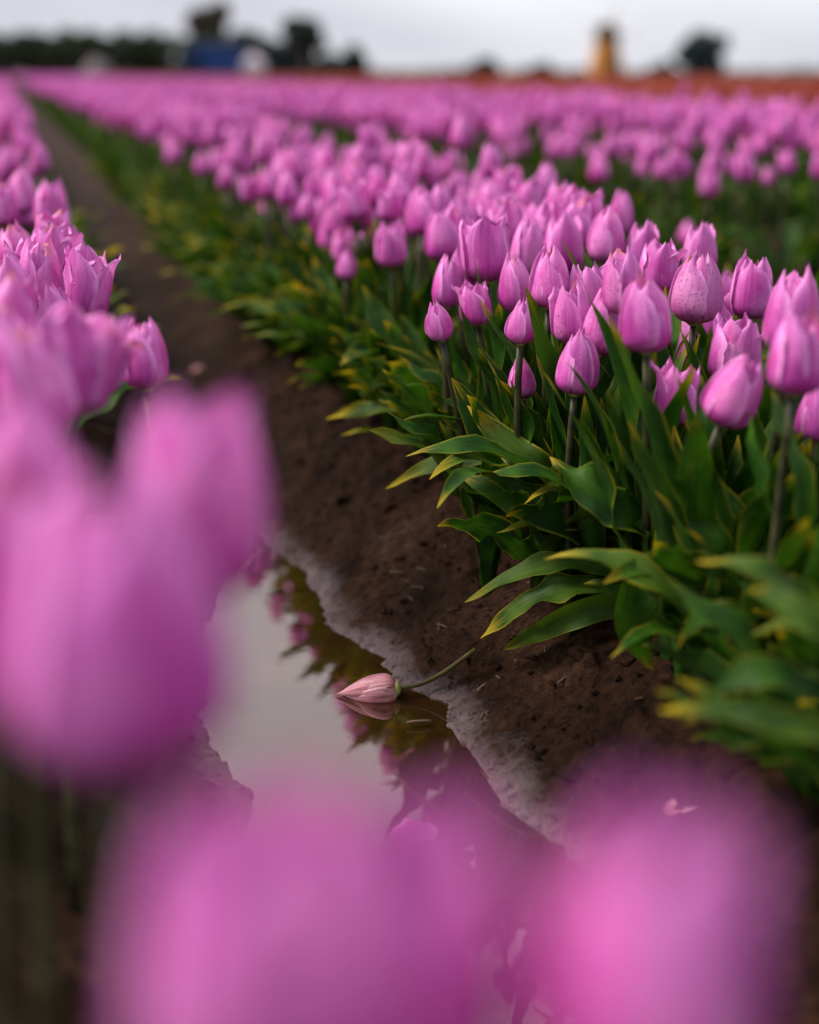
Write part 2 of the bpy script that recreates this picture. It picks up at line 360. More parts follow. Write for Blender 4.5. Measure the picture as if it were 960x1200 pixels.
def axis(*segs):
    a = [np.arange(s, e - 1e-9, st) for s, e, st in segs]; return np.unique(np.concatenate(a).round(5))
gp = lambda s, e, n: np.geomspace(s, e, n)
xs = np.unique(np.concatenate([-gp(3, 1600, 14)[::-1], axis((-3, -0.12, 0.06), (-0.12, 0.12, 0.012), (0.12, 0.30, 0.004), (0.30, 0.54, 0.0028), (0.54, 0.60, 0.006), (0.60, 1.1, 0.015), (1.1, 8.8, 0.065)), gp(8.8, 2200, 40)]).round(4))
ys = np.unique(np.concatenate([-gp(1.2, 1500, 10)[::-1], axis((-1.2, 0.5, 0.05), (0.5, 0.8, 0.01), (0.8, 0.95, 0.004), (0.95, 1.45, 0.0028), (1.45, 1.75, 0.004), (1.75, 2.6, 0.010), (2.6, 6, 0.05)), gp(6, 3500, 80)]).round(4))
GX, GY = np.meshgrid(xs, ys, indexing='ij')
GZ = ground_z(GX, GY)
g = obj('ground', mesh_np('ground', np.stack([GX, GY, GZ], -1).reshape(-1, 3), grid_q(len(xs), len(ys)), M_SOIL))
tag(g, 'brown ridged field soil with a bare muddy furrow', kind='structure')

# puddle: a flat sheet of water lying in the furrow
pys = np.arange(0.0, 1.80, 0.03)
pl = np.interp(pys, LH_Y, LH_X) - 0.012; pr = np.interp(pys, SH_Y, SH_R) + 0.012
V = np.concatenate([np.stack([pl, pys, 0 * pys], 1), np.stack([pr, pys, 0 * pys], 1)])
pu = obj('puddle', mesh_np('puddle', V, grid_q(2, len(pys)), M_WATER)); tag(pu, 'brown puddle reflecting pale sky and pink flowers in the furrow', kind='structure')

# ------------------------------------------------------------------ tulip pieces
def petal_geo(Rr, Hc, th0, half, cl, tipc, lean, seed, inner, nu=11, nv=16):
    r_ = np.random.default_rng(seed)
    u = np.linspace(-1, 1, nu)[:, None]; v = np.linspace(0, 1, nv)[None, :]
    v = v ** 0.92
    lo = v < 0.42
    ph = np.clip(v / 0.42, 0, 1) * math.pi / 2
    t = np.clip((v - 0.42) / 0.58, 0, 1)
    rad = np.where(lo, Rr * np.sin(ph) ** 0.9, Rr * (1 - (1 - cl) * t ** 2.1)) + Rr * tipc * np.clip((v - 0.78) / 0.22, 0, 1) ** 2
    z = np.where(lo, 0.27 * Hc * (1 - np.cos(ph)), 0.27 * Hc + 0.73 * Hc * t)
    w = np.where(v < 0.45, 0.62 + 0.38 * sstep(0, 0.45, v), np.clip(1 - ((v - 0.45) / 0.55) ** 3.4, 0, 1) ** 0.58)
    w = np.maximum(w, 0.20)
    rg = np.interp(v[0], np.linspace(0, 1, 12), r_.normal(0, 0.05, 12))[None, :], np.interp(v[0], np.linspace(0, 1, 12), r_.normal(0, 0.05, 12))[None, :]
    w = w * (1 + np.where(u < 0, rg[0], rg[1]) * sstep(0.35, 0.7, v))
    ang = th0 + u * half * w + lean * t
    a1, a2, a3 = r_.uniform(0, 6.28, 3)
    wob = 1 + 0.035 * np.sin(3.2 * v + a1 + u) + 0.03 * np.sin(2.5 * u + a2 + 2 * v)
    keel = 1 + 0.045 * (1 - np.abs(u) ** 1.3) * t - 0.035 * np.exp(-(u / 0.12) ** 2) * sstep(0.15, 0.5, v)
    over = 1 + 0.07 * u * sstep(0.1, 0.5, v)
    wob = wob + 0.018 * np.sin(6.5 * u + a3) * sstep(0.2, 0.6, v)
    edge = 1 + 0.06 * np.sin(7 * v + a3) * np.abs(u) ** 3 * t
    rad = rad * wob * keel * over * edge * (0.86 if inner else 1.0) + 0 * u
    rad = rad - Rr * 0.05 * u ** 2 * t
    x = rad * np.cos(ang); y = rad * np.sin(ang); z = z * (1 + 0 * u) - 0.004 * (np.abs(u) ** 2) * t * (0.5 + 0.5 * math.sin(a1))
    z = z - Hc * (0.07 + 0.03 * math.sin(a3)) * u ** 2 * t ** 4
    z = z + Hc * 0.03 * np.sin(5 * u + a2) * t ** 3 + Hc * r_.normal(0, 0.022, (nu, 1)) * t ** 5
    V = np.stack([x, y, z], -1).reshape(-1, 3)
    UV = np.stack([np.broadcast_to((u + 1) / 2, x.shape), np.broadcast_to(v, x.shape)], -1).reshape(-1, 2)
    return V, grid_q(nu, nv), UV

# (radius, height, closure, tip curl)
SHAPES = [(0.0235, 0.062, 0.36, 0.00), (0.0250, 0.065, 0.56, -0.02), (0.0215, 0.066, 0.30, -0.02), (0.0245, 0.060, 0.72, 0.06),
          (0.0240, 0.066, 0.44, 0.02), (0.0260, 0.063, 0.40, -0.03), (0.0205, 0.058, 0.24, 0.00), (0.0255, 0.062, 0.92, 0.08),
          (0.0225, 0.060, 0.50, 0.00), (0.0245, 0.064, 0.62, 0.05), (0.0230, 0.058, 0.34, 0.02), (0.0250, 0.060, 0.80, 0.02)]
def flower_set(i, sh, material):
    Rr, Hc, cl, tc_ = sh; Rr *= 0.9
    r_ = random.Random(100 + i); out = []
    for k in range(6):
        inner = k % 2 == 1
        th = k * math.pi / 3 + r_.uniform(-0.10, 0.10)
        args = (Rr * r_.uniform(0.96, 1.04), Hc * r_.uniform(0.88, 1.06), th, R(68 if not inner else 62) * r_.uniform(0.92, 1.06),
                cl * r_.uniform(0.9, 1.12), tc_ + r_.uniform(-0.04, 0.06), r_.uniform(-0.15, 0.15), i * 17 + k, inner)
        if r_.random() < (0.10 if i < 8 else 0.0 if i >= 20 else 0.28):      # a petal that has slackened and bends away
            args = (args[0] * 1.04, args[1] * 0.92, args[2], args[3] * 0.85, min(1.05, args[4] + 0.45), args[5] + 0.25) + args[6:]
        out.append(args)
    pet = [mesh_np('petal', *petal_geo(*a)[:2], material, petal_geo(*a)[2]) for a in out]
    mb = MB()
    for a in out:
        V, Q, U = petal_geo(*a, nu=5, nv=8); mb.add(V, Q, U)
    return pet, mb.build('flower', material), out
def lathe(prof, n=8):
    a = np.arange(n) / n * 2 * math.pi
    V = np.array([[(r * math.cos(t), r * math.sin(t), z) for (r, z) in prof] for t in a]).reshape(-1, 3); m = len(prof)
    Q = [(i * m + j, ((i + 1) % n) * m + j, ((i + 1) % n) * m + j + 1, i * m + j + 1) for i in range(n) for j in range(m - 1)]
    return V, np.array(Q)
PV, PQ = lathe([(0.0001, -0.003), (0.0042, -0.002), (0.0075, 0.0008), (0.0045, 0.004), (0.0035, 0.014), (0.0050, 0.020), (0.0040, 0.024), (0.0001, 0.025)])
ME_PIST = mesh_np('flower_core', PV, PQ, M_PISTIL)
FLW = [flower_set(i, s, M_PETAL) for i, s in enumerate(SHAPES)]
FLW_SPOT = flower_set(20, SHAPES[5], M_PETAL_SPOT)

def tube_geo(pts, rads, n=7):
    P = np.asarray(pts, float); T = np.gradient(P, axis=0); T /= np.linalg.norm(T, axis=1)[:, None]
    ref = np.array([0.0, 1.0, 0.0]) if abs(T[0][1]) < 0.8 else np.array([1.0, 0, 0])
    V = []
    for p, t, r in zip(P, T, rads):
        a = np.cross(t, ref); a /= np.linalg.norm(a); b = np.cross(t, a)
        for k in range(n):
            q = 2 * math.pi * k / n; V.append(p + r * (math.cos(q) * a + math.sin(q) * b))
    m = len(P)
    Q = [(i * n + k, i * n + (k + 1) % n, (i + 1) * n + (k + 1) % n, (i + 1) * n + k) for i in range(m - 1) for k in range(n)]
    c0 = len(V); V.append(P[0]); V.append(P[-1])
    Q += [(c0, (k + 1) % n, k, k) for k in range(n)] + [(c0 + 1, (m - 1) * n + k, (m - 1) * n + (k + 1) % n, (m - 1) * n + (k + 1) % n) for k in range(n)]
    return np.array(V), np.array(Q)
def bez(p0, p1, p2, n):
    t = np.linspace(0, 1, n)[:, None]; p0, p1, p2 = map(np.asarray, (p0, p1, p2))
    return (1 - t) ** 2 * p0 + 2 * t * (1 - t) * p1 + t * t * p2

def catmull(P, n):
    P = np.asarray(P, float); P = np.vstack([2 * P[0] - P[1], P, 2 * P[-1] - P[-2]])
    m = len(P) - 3; out = []
    for s in np.linspace(0, m - 1e-6, n):
        i = int(s); t = s - i; a, b, c, d = P[i:i + 4]
        out.append(0.5 * ((2 * b) + (c - a) * t + (2 * a - 5 * b + 4 * c - d) * t * t + (3 * b - a - 3 * c + d) * t ** 3))
    return np.array(out)

def leaf_geo(spine, width, roll=0.0, fold=0.35, wave=0.25, seed=0, nv=18, nu=7, twist=0.0, peak=0.45, freq=15):
    r_ = np.random.default_rng(seed)
    S = catmull(spine, nv) if len(spine) != nv else np.asarray(spine)
    T = np.gradient(S, axis=0); T /= np.linalg.norm(T, axis=1)[:, None]
    vv = np.linspace(0, 1, nv)
    prof = np.where(vv < peak, 0.42 + 0.58 * np.sin(vv / peak * math.pi / 2), np.clip(np.cos((vv - peak) / (1 - peak) * math.pi / 2), 0.0, 1) ** 0.8)
    prof = np.maximum(prof, 0.02)
    # parallel-transported side vector
    up = np.array([0, 0, 1.0]); s0 = np.cross(T[len(T) // 2], up)
    if np.linalg.norm(s0) < 0.2: s0 = np.cross(T[-1], up)
    s0 /= np.linalg.norm(s0); sides = []
    s = s0 - T[0] * (s0 @ T[0]); s /= np.linalg.norm(s)
    for t in T:
        s = s - t * (s @ t); s /= np.linalg.norm(s); sides.append(s)
    u = np.linspace(-1, 1, nu); V = []; U = []
    p1, p2, p3, p4 = r_.uniform(0, 6.28, 4)
    for j in range(nv):
        n = np.cross(sides[j], T[j]); a = roll + twist * vv[j]
        sd_ = sides[j] * math.cos(a) + n * math.sin(a); n2 = np.cross(sd_, T[j])
        hw = width / 2 * prof[j]
        for k in range(nu):
            x = u[k]
            ph = p1 if x < 0 else p2
            wv = wave * hw * (abs(x) ** 2.2) * (math.sin(freq * vv[j] + ph) + 0.6 * math.sin(1.83 * freq * vv[j] + (p3 if x < 0 else p4))) * min(1, vv[j] * 3)
            fd = fold * hw * abs(x) ** 1.4 * (1 - 0.55 * vv[j])
            V.append(S[j] + sd_ * hw * x * (1 - 0.12 * fold) + n2 * (fd + wv)); U.append(((x + 1) / 2, vv[j]))
    V = np.array(V).reshape(nv, nu, 3).transpose(1, 0, 2).reshape(-1, 3)
    U = np.array(U).reshape(nv, nu, 2).transpose(1, 0, 2).reshape(-1, 2)
    return V, grid_q(nu, nv), U

def arch_spine(length, el0, bend, n=18):
    """spine in the XZ plane starting at the origin, elevation el0 (deg) turning down by bend (deg) towards the tip"""
    ds = length / (n - 1); p = np.zeros(3); out = [p.copy()]
    for i in range(n - 1):
        s = i / (n - 2); e = R(el0 - bend * s ** 1.6)
        p = p + ds * np.array([math.cos(e), 0, math.sin(e)]); out.append(p.copy())
    return np.array(out)
LEAF_UP, LEAF_ARC, LEAF_LOW = [], [], []
for i in range(9):
    r_ = random.Random(300 + i)
    a = arch_spine(r_.uniform(0.17, 0.25), r_.uniform(78, 86), r_.uniform(5, 35))
    LEAF_UP.append(mesh_np('leaf', *leaf_geo(a, r_.uniform(0.024, 0.038), 0, 0.55, 0.32, 300 + i)[:2], M_LEAF, leaf_geo(a, 0.03, 0, 0.5, 0.2, 300 + i)[2]))
for i in range(9):
    r_ = random.Random(400 + i)
    a = arch_spine(r_.uniform(0.18, 0.26), r_.uniform(60, 76), r_.uniform(50, 95))
    w = r_.uniform(0.022, 0.034); tw = r_.uniform(-0.7, 0.7)
    gV, gQ, gU = leaf_geo(a, w, r_.uniform(-0.3, 0.3), 0.45, 0.26, 400 + i, twist=tw)
    LEAF_ARC.append(mesh_np('leaf', gV, gQ, M_LEAF if i % 4 else M_LEAF_Y, gU))
for i in range(6):
    r_ = random.Random(500 + i)
    a = arch_spine(r_.uniform(0.15, 0.21), r_.uniform(38, 55), r_.uniform(50, 80))
    gV, gQ, gU = leaf_geo(a, r_.uniform(0.022, 0.030), r_.uniform(-0.5, 0.5), 0.4, 0.35, 500 + i, twist=r_.uniform(-0.6, 0.6))
    LEAF_LOW.append(mesh_np('leaf', gV, gQ, M_LEAF_Y if i % 3 == 0 else M_LEAF, gU))

LEAF_FAN = []
for i in range(12):
    r_ = random.Random(700 + i)
    a = arch_spine(r_.uniform(0.14, 0.22), r_.uniform(50, 74), r_.uniform(8, 60))
    gV, gQ, gU = leaf_geo(a, r_.uniform(0.030, 0.046), r_.uniform(-0.7, 0.7), 0.4, 0.5, 700 + i, twist=r_.uniform(-0.9, 0.9), freq=r_.uniform(13, 22))
    LEAF_FAN.append(mesh_np('leaf', gV, gQ, M_LEAF_Y if i % 4 == 0 else M_LEAF, gU))
STEMS = []
for i in range(6):
    r_ = random.Random(600 + i); b = (r_.uniform(-0.05, 0.05), r_.uniform(-0.05, 0.05))
    gV, gQ = tube_geo(bez((0, 0, 0), (b[0] * 1.2, b[1] * 1.2, 0.55), (b[0], b[1], 1.0), 7), [0.0036] * 7)
    STEMS.append((mesh_np('stem', gV, gQ, M_STEM), b))

# ------------------------------------------------------------------ putting a tulip together
def add_flower(root, at, tilt, tdir, rz, scale, fset, petals=True):
    """flower part with its petals as sub-parts; at = cup base in plant space"""
    rot = Matrix.Rotation(tilt, 3, Vector((-math.sin(tdir), math.cos(tdir), 0))) @ Matrix.Rotation(rz, 3, 'Z')
    e = rot.to_euler()
    if petals:
        f = obj('flower', ME_PIST, root, at, e, scale)
        for m in fset[0]: obj('petal', m, f)
    else:
        f = obj('flower', fset[1], root, at, e, scale)
    return f
def add_leaves(root, specs):
    for me, az, sc, dz in specs:
        obj('leaf', me, root, (0.004 * math.cos(az), 0.004 * math.sin(az), dz), (0, 0, az), sc)

def hero_tulip(cx, cy, cz, sc, shape, label, group, tilt=0.0, tdir=0.0, rz=None, base=None, leaves=2, spot=False):
    """a tulip whose cup centre is at (cx,cy,cz)"""
    fs = FLW_SPOT if spot else FLW[shape]
    H = (SHAPES[5] if spot else SHAPES[shape])[1] * sc
    ax = Vector((math.sin(tilt) * math.cos(tdir), math.sin(tilt) * math.sin(tdir), math.cos(tilt)))
    cb = Vector((cx, cy, cz)) - ax * H * 0.5
    if base is None: base = (cx - ax.x * 0.10 + rnd.uniform(-0.012, 0.012) + (0.03 if 0.3 < cx < 0.45 else 0), cy - ax.y * 0.10 + rnd.uniform(-0.012, 0.012))
    bz = gz(*base) - 0.006
    root = empty('tulip', (base[0], base[1], bz)); tag(root, label, 'tulip', group)
    top = np.array(cb) - np.array((base[0], base[1], bz)); L = np.linalg.norm(top)
    ctrl = top - np.array(ax) * L * 0.5
    gV, gQ = tube_geo(bez((0, 0, 0), ctrl, top, 9), np.linspace(0.0040, 0.0032, 9))
    obj('stem', mesh_np('stem', gV, gQ, M_STEM), root)
    add_flower(root, top, tilt, tdir, rnd.uniform(0, 2.1) if rz is None else rz, sc, fs)
    sp = []
    for k in range(leaves):
        sp.append((rnd.choice(LEAF_UP if rnd.random() < 0.8 else LEAF_ARC), rnd.uniform(0, 6.28), rnd.uniform(0.9, 1.25), 0.012 * k))
    add_leaves(root, sp)
    return root

G_R = 'tulips at the sharp front of the right ridge'
G_L = 'tulips along the left ridge'
# cup centre x, y, z, scale, shape, tilt, tilt direction, label
HERO = [
 (0.470, 1.225, 0.372, 1.00, 0, 0.05, 1.0, 'crisp upright pink tulip with a pointed tip and a slit down its side'),
 (0.425, 1.173, 0.342, 0.78, 6, 0.05, 0.0, 'small closed pink tulip below the crisp pointed tulip'),
 (0.418, 1.284, 0.342, 0.80, 3, 0.15, 3.1, 'small tulip with one petal split away, over a tall leaf tip'),
 (0.374, 1.260, 0.331, 0.76, 6, 0.25, 3.3, 'small pale closed tulip leaning out over the furrow leaves'),
 (0.415, 1.364, 0.351, 0.88, 2, 0.08, 0.5, 'slim tulip half hidden behind the broad open tulip at the row edge'),
 (0.454, 1.363, 0.382, 1.16, 7, 0.10, 2.0, 'broad open tulip with flared pointed petals at the edge of the row'),
 (0.459, 1.288, 0.358, 0.95, 2, 0.10, 3.0, 'tulip just behind the crisp pointed tulip, its lower half showing'),
 (0.459, 1.122, 0.313, 1.00, 0, 0.10, 0.2, 'low narrow tulip with two pointed petals above the spear-shaped leaf'),
 (0.475, 1.182, 0.345, 0.92, 4, 0.12, 2.8, 'pale tulip behind the low narrow two-pointed tulip'),
 (0.489, 1.145, 0.342, 0.96, 2, 0.12, 0.2, 'slim tulip tucked against the big blunt tulip'),
 (0.467, 1.008, 0.371, 0.98, 1, 0.06, 3.0, 'big blunt pink tulip standing in front of the cluster'),
 (0.638, 1.396, 0.373, 0.95, 4, 0.05, 0.0, 'tulip rising behind the big blunt tulip with rounded crown'),
 (0.593, 1.257, 0.374, 0.95, 3, 0.10, 0.3, 'tulip with curled crimson-stained petal behind the big blunt tulip'),
 (0.585, 1.159, 0.367, 1.12, 5, 0.03, 0.0, 'egg-shaped tulip with brown-red rain spots on its side'),
 (0.677, 1.227, 0.354, 1.02, 1, 0.04, 0.0, 'upright tulip with ragged tips standing alone against dark green'),
 (0.697, 1.380, 0.373, 0.90, 4, 0.05, 3.0, 'tulip peeking over the top of the rain-spotted tulip'),
 (0.719, 1.359, 0.327, 0.85, 2, 0.10, 0.0, 'narrow shaded tulip between the rain-spotted tulip and the ragged-tipped one'),
 (0.522, 1.056, 0.296, 1.02, 3, 0.08, 0.4, 'low tulip with splayed pointed petals among upright leaves'),
 (0.505, 0.929, 0.325, 0.95, 5, 0.35, 5.5, 'soft tulip tipped forward with a dark fold in its side'),
 (0.580, 1.072, 0.327, 1.10, 3, 0.10, 0.5, 'tulip with crinkled edge directly above the tipped-forward tulip'),
 (0.576, 0.979, 0.374, 1.10, 4, 0.05, 0.0, 'tall tulip behind the blurred tulip at the right border'),
 (0.504, 0.845, 0.369, 0.95, 1, 0.05, 0.0, 'large blurred tulip at the right border in front of its neighbour'),
 (0.589, 0.952, 0.300, 0.85, 0, 0.05, 0.0, 'low tulip cut by the right border of the picture'),
 (0.438, 1.206, 0.285, 0.78, 6, 0.12, 2.0, 'little bud-like tulip sunk deep among upright leaves'),
 (0.604, 1.410, 0.387, 1.05, 0, 0.06, 0.2, 'rounded tulip with dark split, second highest behind the crisp tulip'),
 (0.646, 1.564, 0.395, 0.85, 7, 0.10, 3.0, 'open tulip showing a crimson inside behind the rounded tulip'),
 (0.577, 1.467, 0.373, 1.10, 4, 0.06, 2.0, 'tall slim tulip between the crisp tulip and the rounded one'),
 (0.765, 2.019, 0.395, 1.05, 2, 0.05, 0.0, 'pointed blurred tulip sticking up highest at the far edge of the ridge'),
 (0.427, 1.867, 0.306, 0.80, 6, 0.05, 0.0, 'small lone blurred tulip hanging low over the furrow side'),
 (0.448, 1.712, 0.350, 1.00, 1, 0.10, 4.0, 'blurred rounded tulip low on the furrow side beside the small lone one'),
 (1.188, 2.406, 0.273, 0.90, 6, 0.05, 0.0, 'single low blurred bud against the dark gap between ridges'),
 (0.660, 1.311, 0.296, 1.05, 4, 0.05, 0.0, 'shaded tulip seen under the rain-spotted tulip beside its stem'),
 (0.607, 1.623, 0.378, 1.00, 3, 0.10, 1.0, 'tulip with a brown-stained petal in the soft cluster behind the open one'),
 (0.627, 1.778, 0.371, 1.00, 4, 0.10, 2.0, 'soft tulip at the back of the cluster behind the broad open tulip'),
 (0.518, 1.125, 0.271, 0.42, 6, 0.05, 0.0, 'tiny magenta bud among leaves beside the splayed low tulip'),
]
for k, (x, y, z, s, sh, ti, td, lab) in enumerate(HERO):
    hero_tulip(x, y, z, s * 0.90, sh, lab, G_R, ti, td, spot=(k == 13), leaves=4 if x < 0.62 else 3)
for k, (x, y, z) in enumerate([(0.492, 1.113, 0.382), (0.503, 1.211, 0.357), (0.586, 1.545, 0.387), (0.522, 1.428, 0.375), (0.533, 1.538, 0.389), (0.502, 1.6, 0.384), (0.586, 1.742, 0.391), (0.611, 1.517, 0.389), (0.668, 1.826, 0.388), (0.441, 1.391, 0.357), (0.641, 1.228, 0.327), (0.744, 1.695, 0.381), (0.473, 1.572, 0.374), (0.505, 1.761, 0.381), (0.65, 1.671, 0.396)]):
    hero_tulip(x, y, z, rnd.uniform(0.82, 0.98), (4, 8, 10, 2, 9, 1, 0, 3)[k % 8], 'pink tulip squeezed into the gaps of the sharp front cluster', 'tulips filling the gaps of the front cluster', rnd.uniform(0, 0.2), rnd.uniform(0, 6.28), leaves=2)
LEFT = [
 (0.061, 1.356, 0.362, 1.05, 7, 0.25, 0.2, 'ragged tulip on the left ridge edge with a brown-tipped curled petal'),
 (0.037, 1.475, 0.376, 1.10, 3, 0.10, 1.0, 'frilled tulip with torn bright rim on the left ridge'),
 (0.025, 1.230, 0.344, 1.05, 4, 0.15, 3.0, 'tulip with orange-stained base crowded on the left ridge'),
 (0.002, 1.569, 0.366, 1.00, 1, 0.10, 2.0, 'spotted tulip at the left border above the ragged one'),
 (-0.002, 1.294, 0.354, 1.05, 5, 0.10, 2.0, 'tulip at the left border below the spotted one'),
 (0.031, 0.871, 0.383, 1.05, 7, 0.30, 0.1, 'blurred open tulip with a petal poking out over the furrow'),
 (0.003, 0.765, 0.398, 1.05, 1, 0.10, 2.0, 'blurred tulip with orange stain at the left border'),
 (-0.010, 0.924, 0.378, 1.00, 4, 0.10, 2.0, 'blurred tulip at the left border behind the orange-stained one'),
 (0.052, 0.985, 0.366, 0.90, 3, 0.45, 0.1, 'tulip leaning out from the left ridge beside the open one'),
 (0.050, 0.446, 0.419, 1.10, 9, 0.10, 0.0, 'very blurred tall tulip, upper of the two big soft shapes beside the puddle'),
 (0.017, 0.330, 0.420, 1.12, 5, 0.05, 0.0, 'very blurred large tulip below the upper soft one, over the puddle'),
 (0.028, 0.191, 0.419, 0.90, 9, 0.05, 0.0, 'huge blurred tulip at the bottom border under the puddle'),
 (0.053, 0.196, 0.411, 0.86, 9, 0.08, 0.0, 'huge blurred tulip at the bottom border joining the one beside it'),
 (0.087, 0.175, 0.418, 0.80, 9, 0.10, 0.0, 'huge blurred violet tulip at the lower right over the bank'),
 (-0.015, 0.375, 0.418, 1.05, 4, 0.05, 0.0, 'very blurred dark-edged tulip cut by the left border'),
 (-0.002, 0.500, 0.410, 1.05, 0, 0.05, 0.0, 'blurred tulip at the left border behind the two big soft ones'),
 (0.052, 1.994, 0.382, 1.00, 1, 0.10, 0.5, 'soft rounded tulip at the furrow edge high on the left ridge'),
 (0.016, 2.115, 0.391, 1.05, 0, 0.10, 0.5, 'soft pointed tulip near the left border high on the left ridge'),
]
for (x, y, z, s, sh, ti, td, lab) in LEFT:
    hero_tulip(x, y, z, s, sh, lab, G_L, ti, td, leaves=0 if y < 1.45 else 1)

# ------------------------------------------------------------------ leaf plants along the ridge edge (their flowers stand higher or are gone)
def leafy(base, leaves, label, extra=()):
    bz = gz(*base) - 0.004; root = empty('tulip_plant', (base[0], base[1], bz)); tag(root, label, 'plant', 'leafy tulip plants on the right ridge')
    o = np.array((base[0], base[1], bz))
    for (pts, w, roll, fold, wave, yel, tw) in leaves:
        P = np.array(pts, float) - o
        if np.linalg.norm(P[0]) > 0.03: P = np.vstack([[0, 0, 0.0], P])
        gV, gQ, gU = leaf_geo(P, w * (0.62 if base[1] < 0.8 else 0.8), roll, fold, wave * 1.5, rnd.randint(0, 9999), nv=26, nu=9, twist=tw, freq=17)
        obj('leaf', mesh_np('leaf', gV, gQ, M_LEAF_Y if yel else M_LEAF, gU), root)
    return root
leafy((0.525, 1.07), [
  ([(0.507, 1.079, 0.119), (0.465, 1.095, 0.136), (0.417, 1.117, 0.130), (0.366, 1.143, 0.095)], 0.034, 0.35, 0.5, 0.12, 1, 0.2),
  ([(0.502, 1.068, 0.114), (0.453, 1.084, 0.121), (0.412, 1.101, 0.106), (0.377, 1.130, 0.064)], 0.042, 0.25, 0.4, 0.15, 1, 0.2),
  ([(0.504, 1.047, 0.117), (0.451, 1.061, 0.110), (0.414, 1.084, 0.084), (0.393, 1.114, 0.058)], 0.032, 0.6, 0.5, 0.12, 1, 0.0)],
  'three low leaves with yellow tips splayed over the mud bank above the fallen stem')
leafy((0.52, 1.15), [
  ([(0.503, 1.137, 0.126), (0.448, 1.118, 0.178), (0.406, 1.135, 0.194), (0.370, 1.178, 0.205)], 0.056, 0.95, 0.25, 0.22, 0, 0.0),
  ([(0.480, 1.137, 0.173), (0.442, 1.146, 0.205), (0.411, 1.175, 0.235), (0.388, 1.211, 0.260)], 0.044, 0.8, 0.3, 0.2, 1, 0.2)],
  'plant with a broad wavy-edged leaf jutting over the dark soil')
leafy((0.51, 1.24), [
  ([(0.478, 1.217, 0.183), (0.436, 1.245, 0.204), (0.386, 1.277, 0.191), (0.339, 1.321, 0.154)], 0.040, 0.4, 0.4, 0.22, 1, 0.3),
  ([(0.452, 1.241, 0.204), (0.427, 1.235, 0.265), (0.409, 1.251, 0.299), (0.403, 1.289, 0.346)], 0.036, 0.6, 0.5, 0.1, 0, 0.0),
  ([(0.473, 1.197, 0.222), (0.451, 1.177, 0.276), (0.448, 1.187, 0.301), (0.452, 1.204, 0.325)], 0.032, 0.2, 0.5, 0.1, 0, 0.0)],
  'plant with a drooping yellow-tipped leaf reaching towards the furrow')
leafy((0.535, 1.03), [
  ([(0.513, 1.050, 0.135), (0.475, 1.027, 0.199), (0.440, 1.045, 0.225), (0.422, 1.087, 0.241)], 0.055, 0.7, 0.2, 0.42, 0, 0.3),
  ([(0.488, 1.053, 0.190), (0.456, 1.041, 0.261), (0.435, 1.038, 0.302), (0.420, 1.051, 0.329)], 0.034, 0.7, 0.5, 0.05, 0, 0.0),
  ([(0.507, 1.043, 0.176), (0.496, 1.042, 0.229), (0.491, 1.044, 0.266), (0.494, 1.062, 0.292)], 0.042, 0.1, 0.4, 0.1, 0, 0.0)],
  'plant with a crinkled pale-streaked leaf and a spear-shaped upright leaf')
leafy((0.535, 1.50), [
  ([(0.510, 1.486, 0.138), (0.442, 1.499, 0.187), (0.382, 1.537, 0.186), (0.339, 1.605, 0.160)], 0.036, 0.3, 0.4, 0.25, 1, 0.3),
  ([(0.517, 1.571, 0.137), (0.467, 1.620, 0.179), (0.425, 1.662, 0.173), (0.378, 1.719, 0.141)], 0.036, 0.3, 0.4, 0.25, 1, -0.3),
  ([(0.488, 1.367, 0.155), (0.457, 1.389, 0.194), (0.424, 1.406, 0.220), (0.404, 1.415, 0.230)], 0.030, 0.5, 0.4, 0.25, 1, 0.2)],
  'plant with several yellow-edged leaves fanned low over the furrow')
leafy((0.54, 0.985), [
  ([(0.516, 1.003, 0.158), (0.464, 0.966, 0.169), (0.447, 0.959, 0.133), (0.471, 0.971, 0.089)], 0.052, 0.9, 0.3, 0.12, 0, 0.0),
  ([(0.524, 0.990, 0.227), (0.504, 0.968, 0.276), (0.503, 0.976, 0.302), (0.514, 1.002, 0.323)], 0.032, 0.0, 0.5, 0.06, 0, 0.0)],
  'plant with a dark leaf curling down to the soil')
leafy((0.55, 0.87), [
  ([(0.519, 0.890, 0.217), (0.501, 0.877, 0.261), (0.498, 0.887, 0.290), (0.509, 0.914, 0.315)], 0.038, 0.1, 0.4, 0.12, 0, 0.0),
  ([(0.518, 0.841, 0.232), (0.508, 0.839, 0.284), (0.500, 0.852, 0.317), (0.506, 0.878, 0.338)], 0.036, 0.3, 0.4, 0.12, 0, 0.0)],
  'soft upright leaves under the tipped-forward tulip')
leafy((0.50, 0.70), [
  ([(0.474, 0.716, 0.210), (0.428, 0.700, 0.257), (0.405, 0.711, 0.271), (0.387, 0.747, 0.265)], 0.036, 0.5, 0.4, 0.2, 1, 0.2),
  ([(0.441, 0.642, 0.223), (0.399, 0.624, 0.265), (0.383, 0.644, 0.279), (0.385, 0.674, 0.273)], 0.034, 0.5, 0.4, 0.2, 1, 0.2),
  ([(0.463, 0.779, 0.161), (0.430, 0.772, 0.210), (0.413, 0.787, 0.209), (0.415, 0.819, 0.175)], 0.036, 0.5, 0.4, 0.2, 0, 0.2)],
  'blurred plant with yellow-tipped arching leaves at the right border')
leafy((0.47, 0.62), [
  ([(0.445, 0.651, 0.186), (0.398, 0.644, 0.227), (0.371, 0.662, 0.225), (0.361, 0.695, 0.182)], 0.036, 0.4, 0.4, 0.2, 0, 0.2),
  ([(0.400, 0.583, 0.205), (0.353, 0.584, 0.237), (0.334, 0.610, 0.234), (0.321, 0.652, 0.216)], 0.026, 0.3, 0.4, 0.2, 1, 0.2)],
  'blurred plant with an orange-tipped leaf, lowest at the right border')

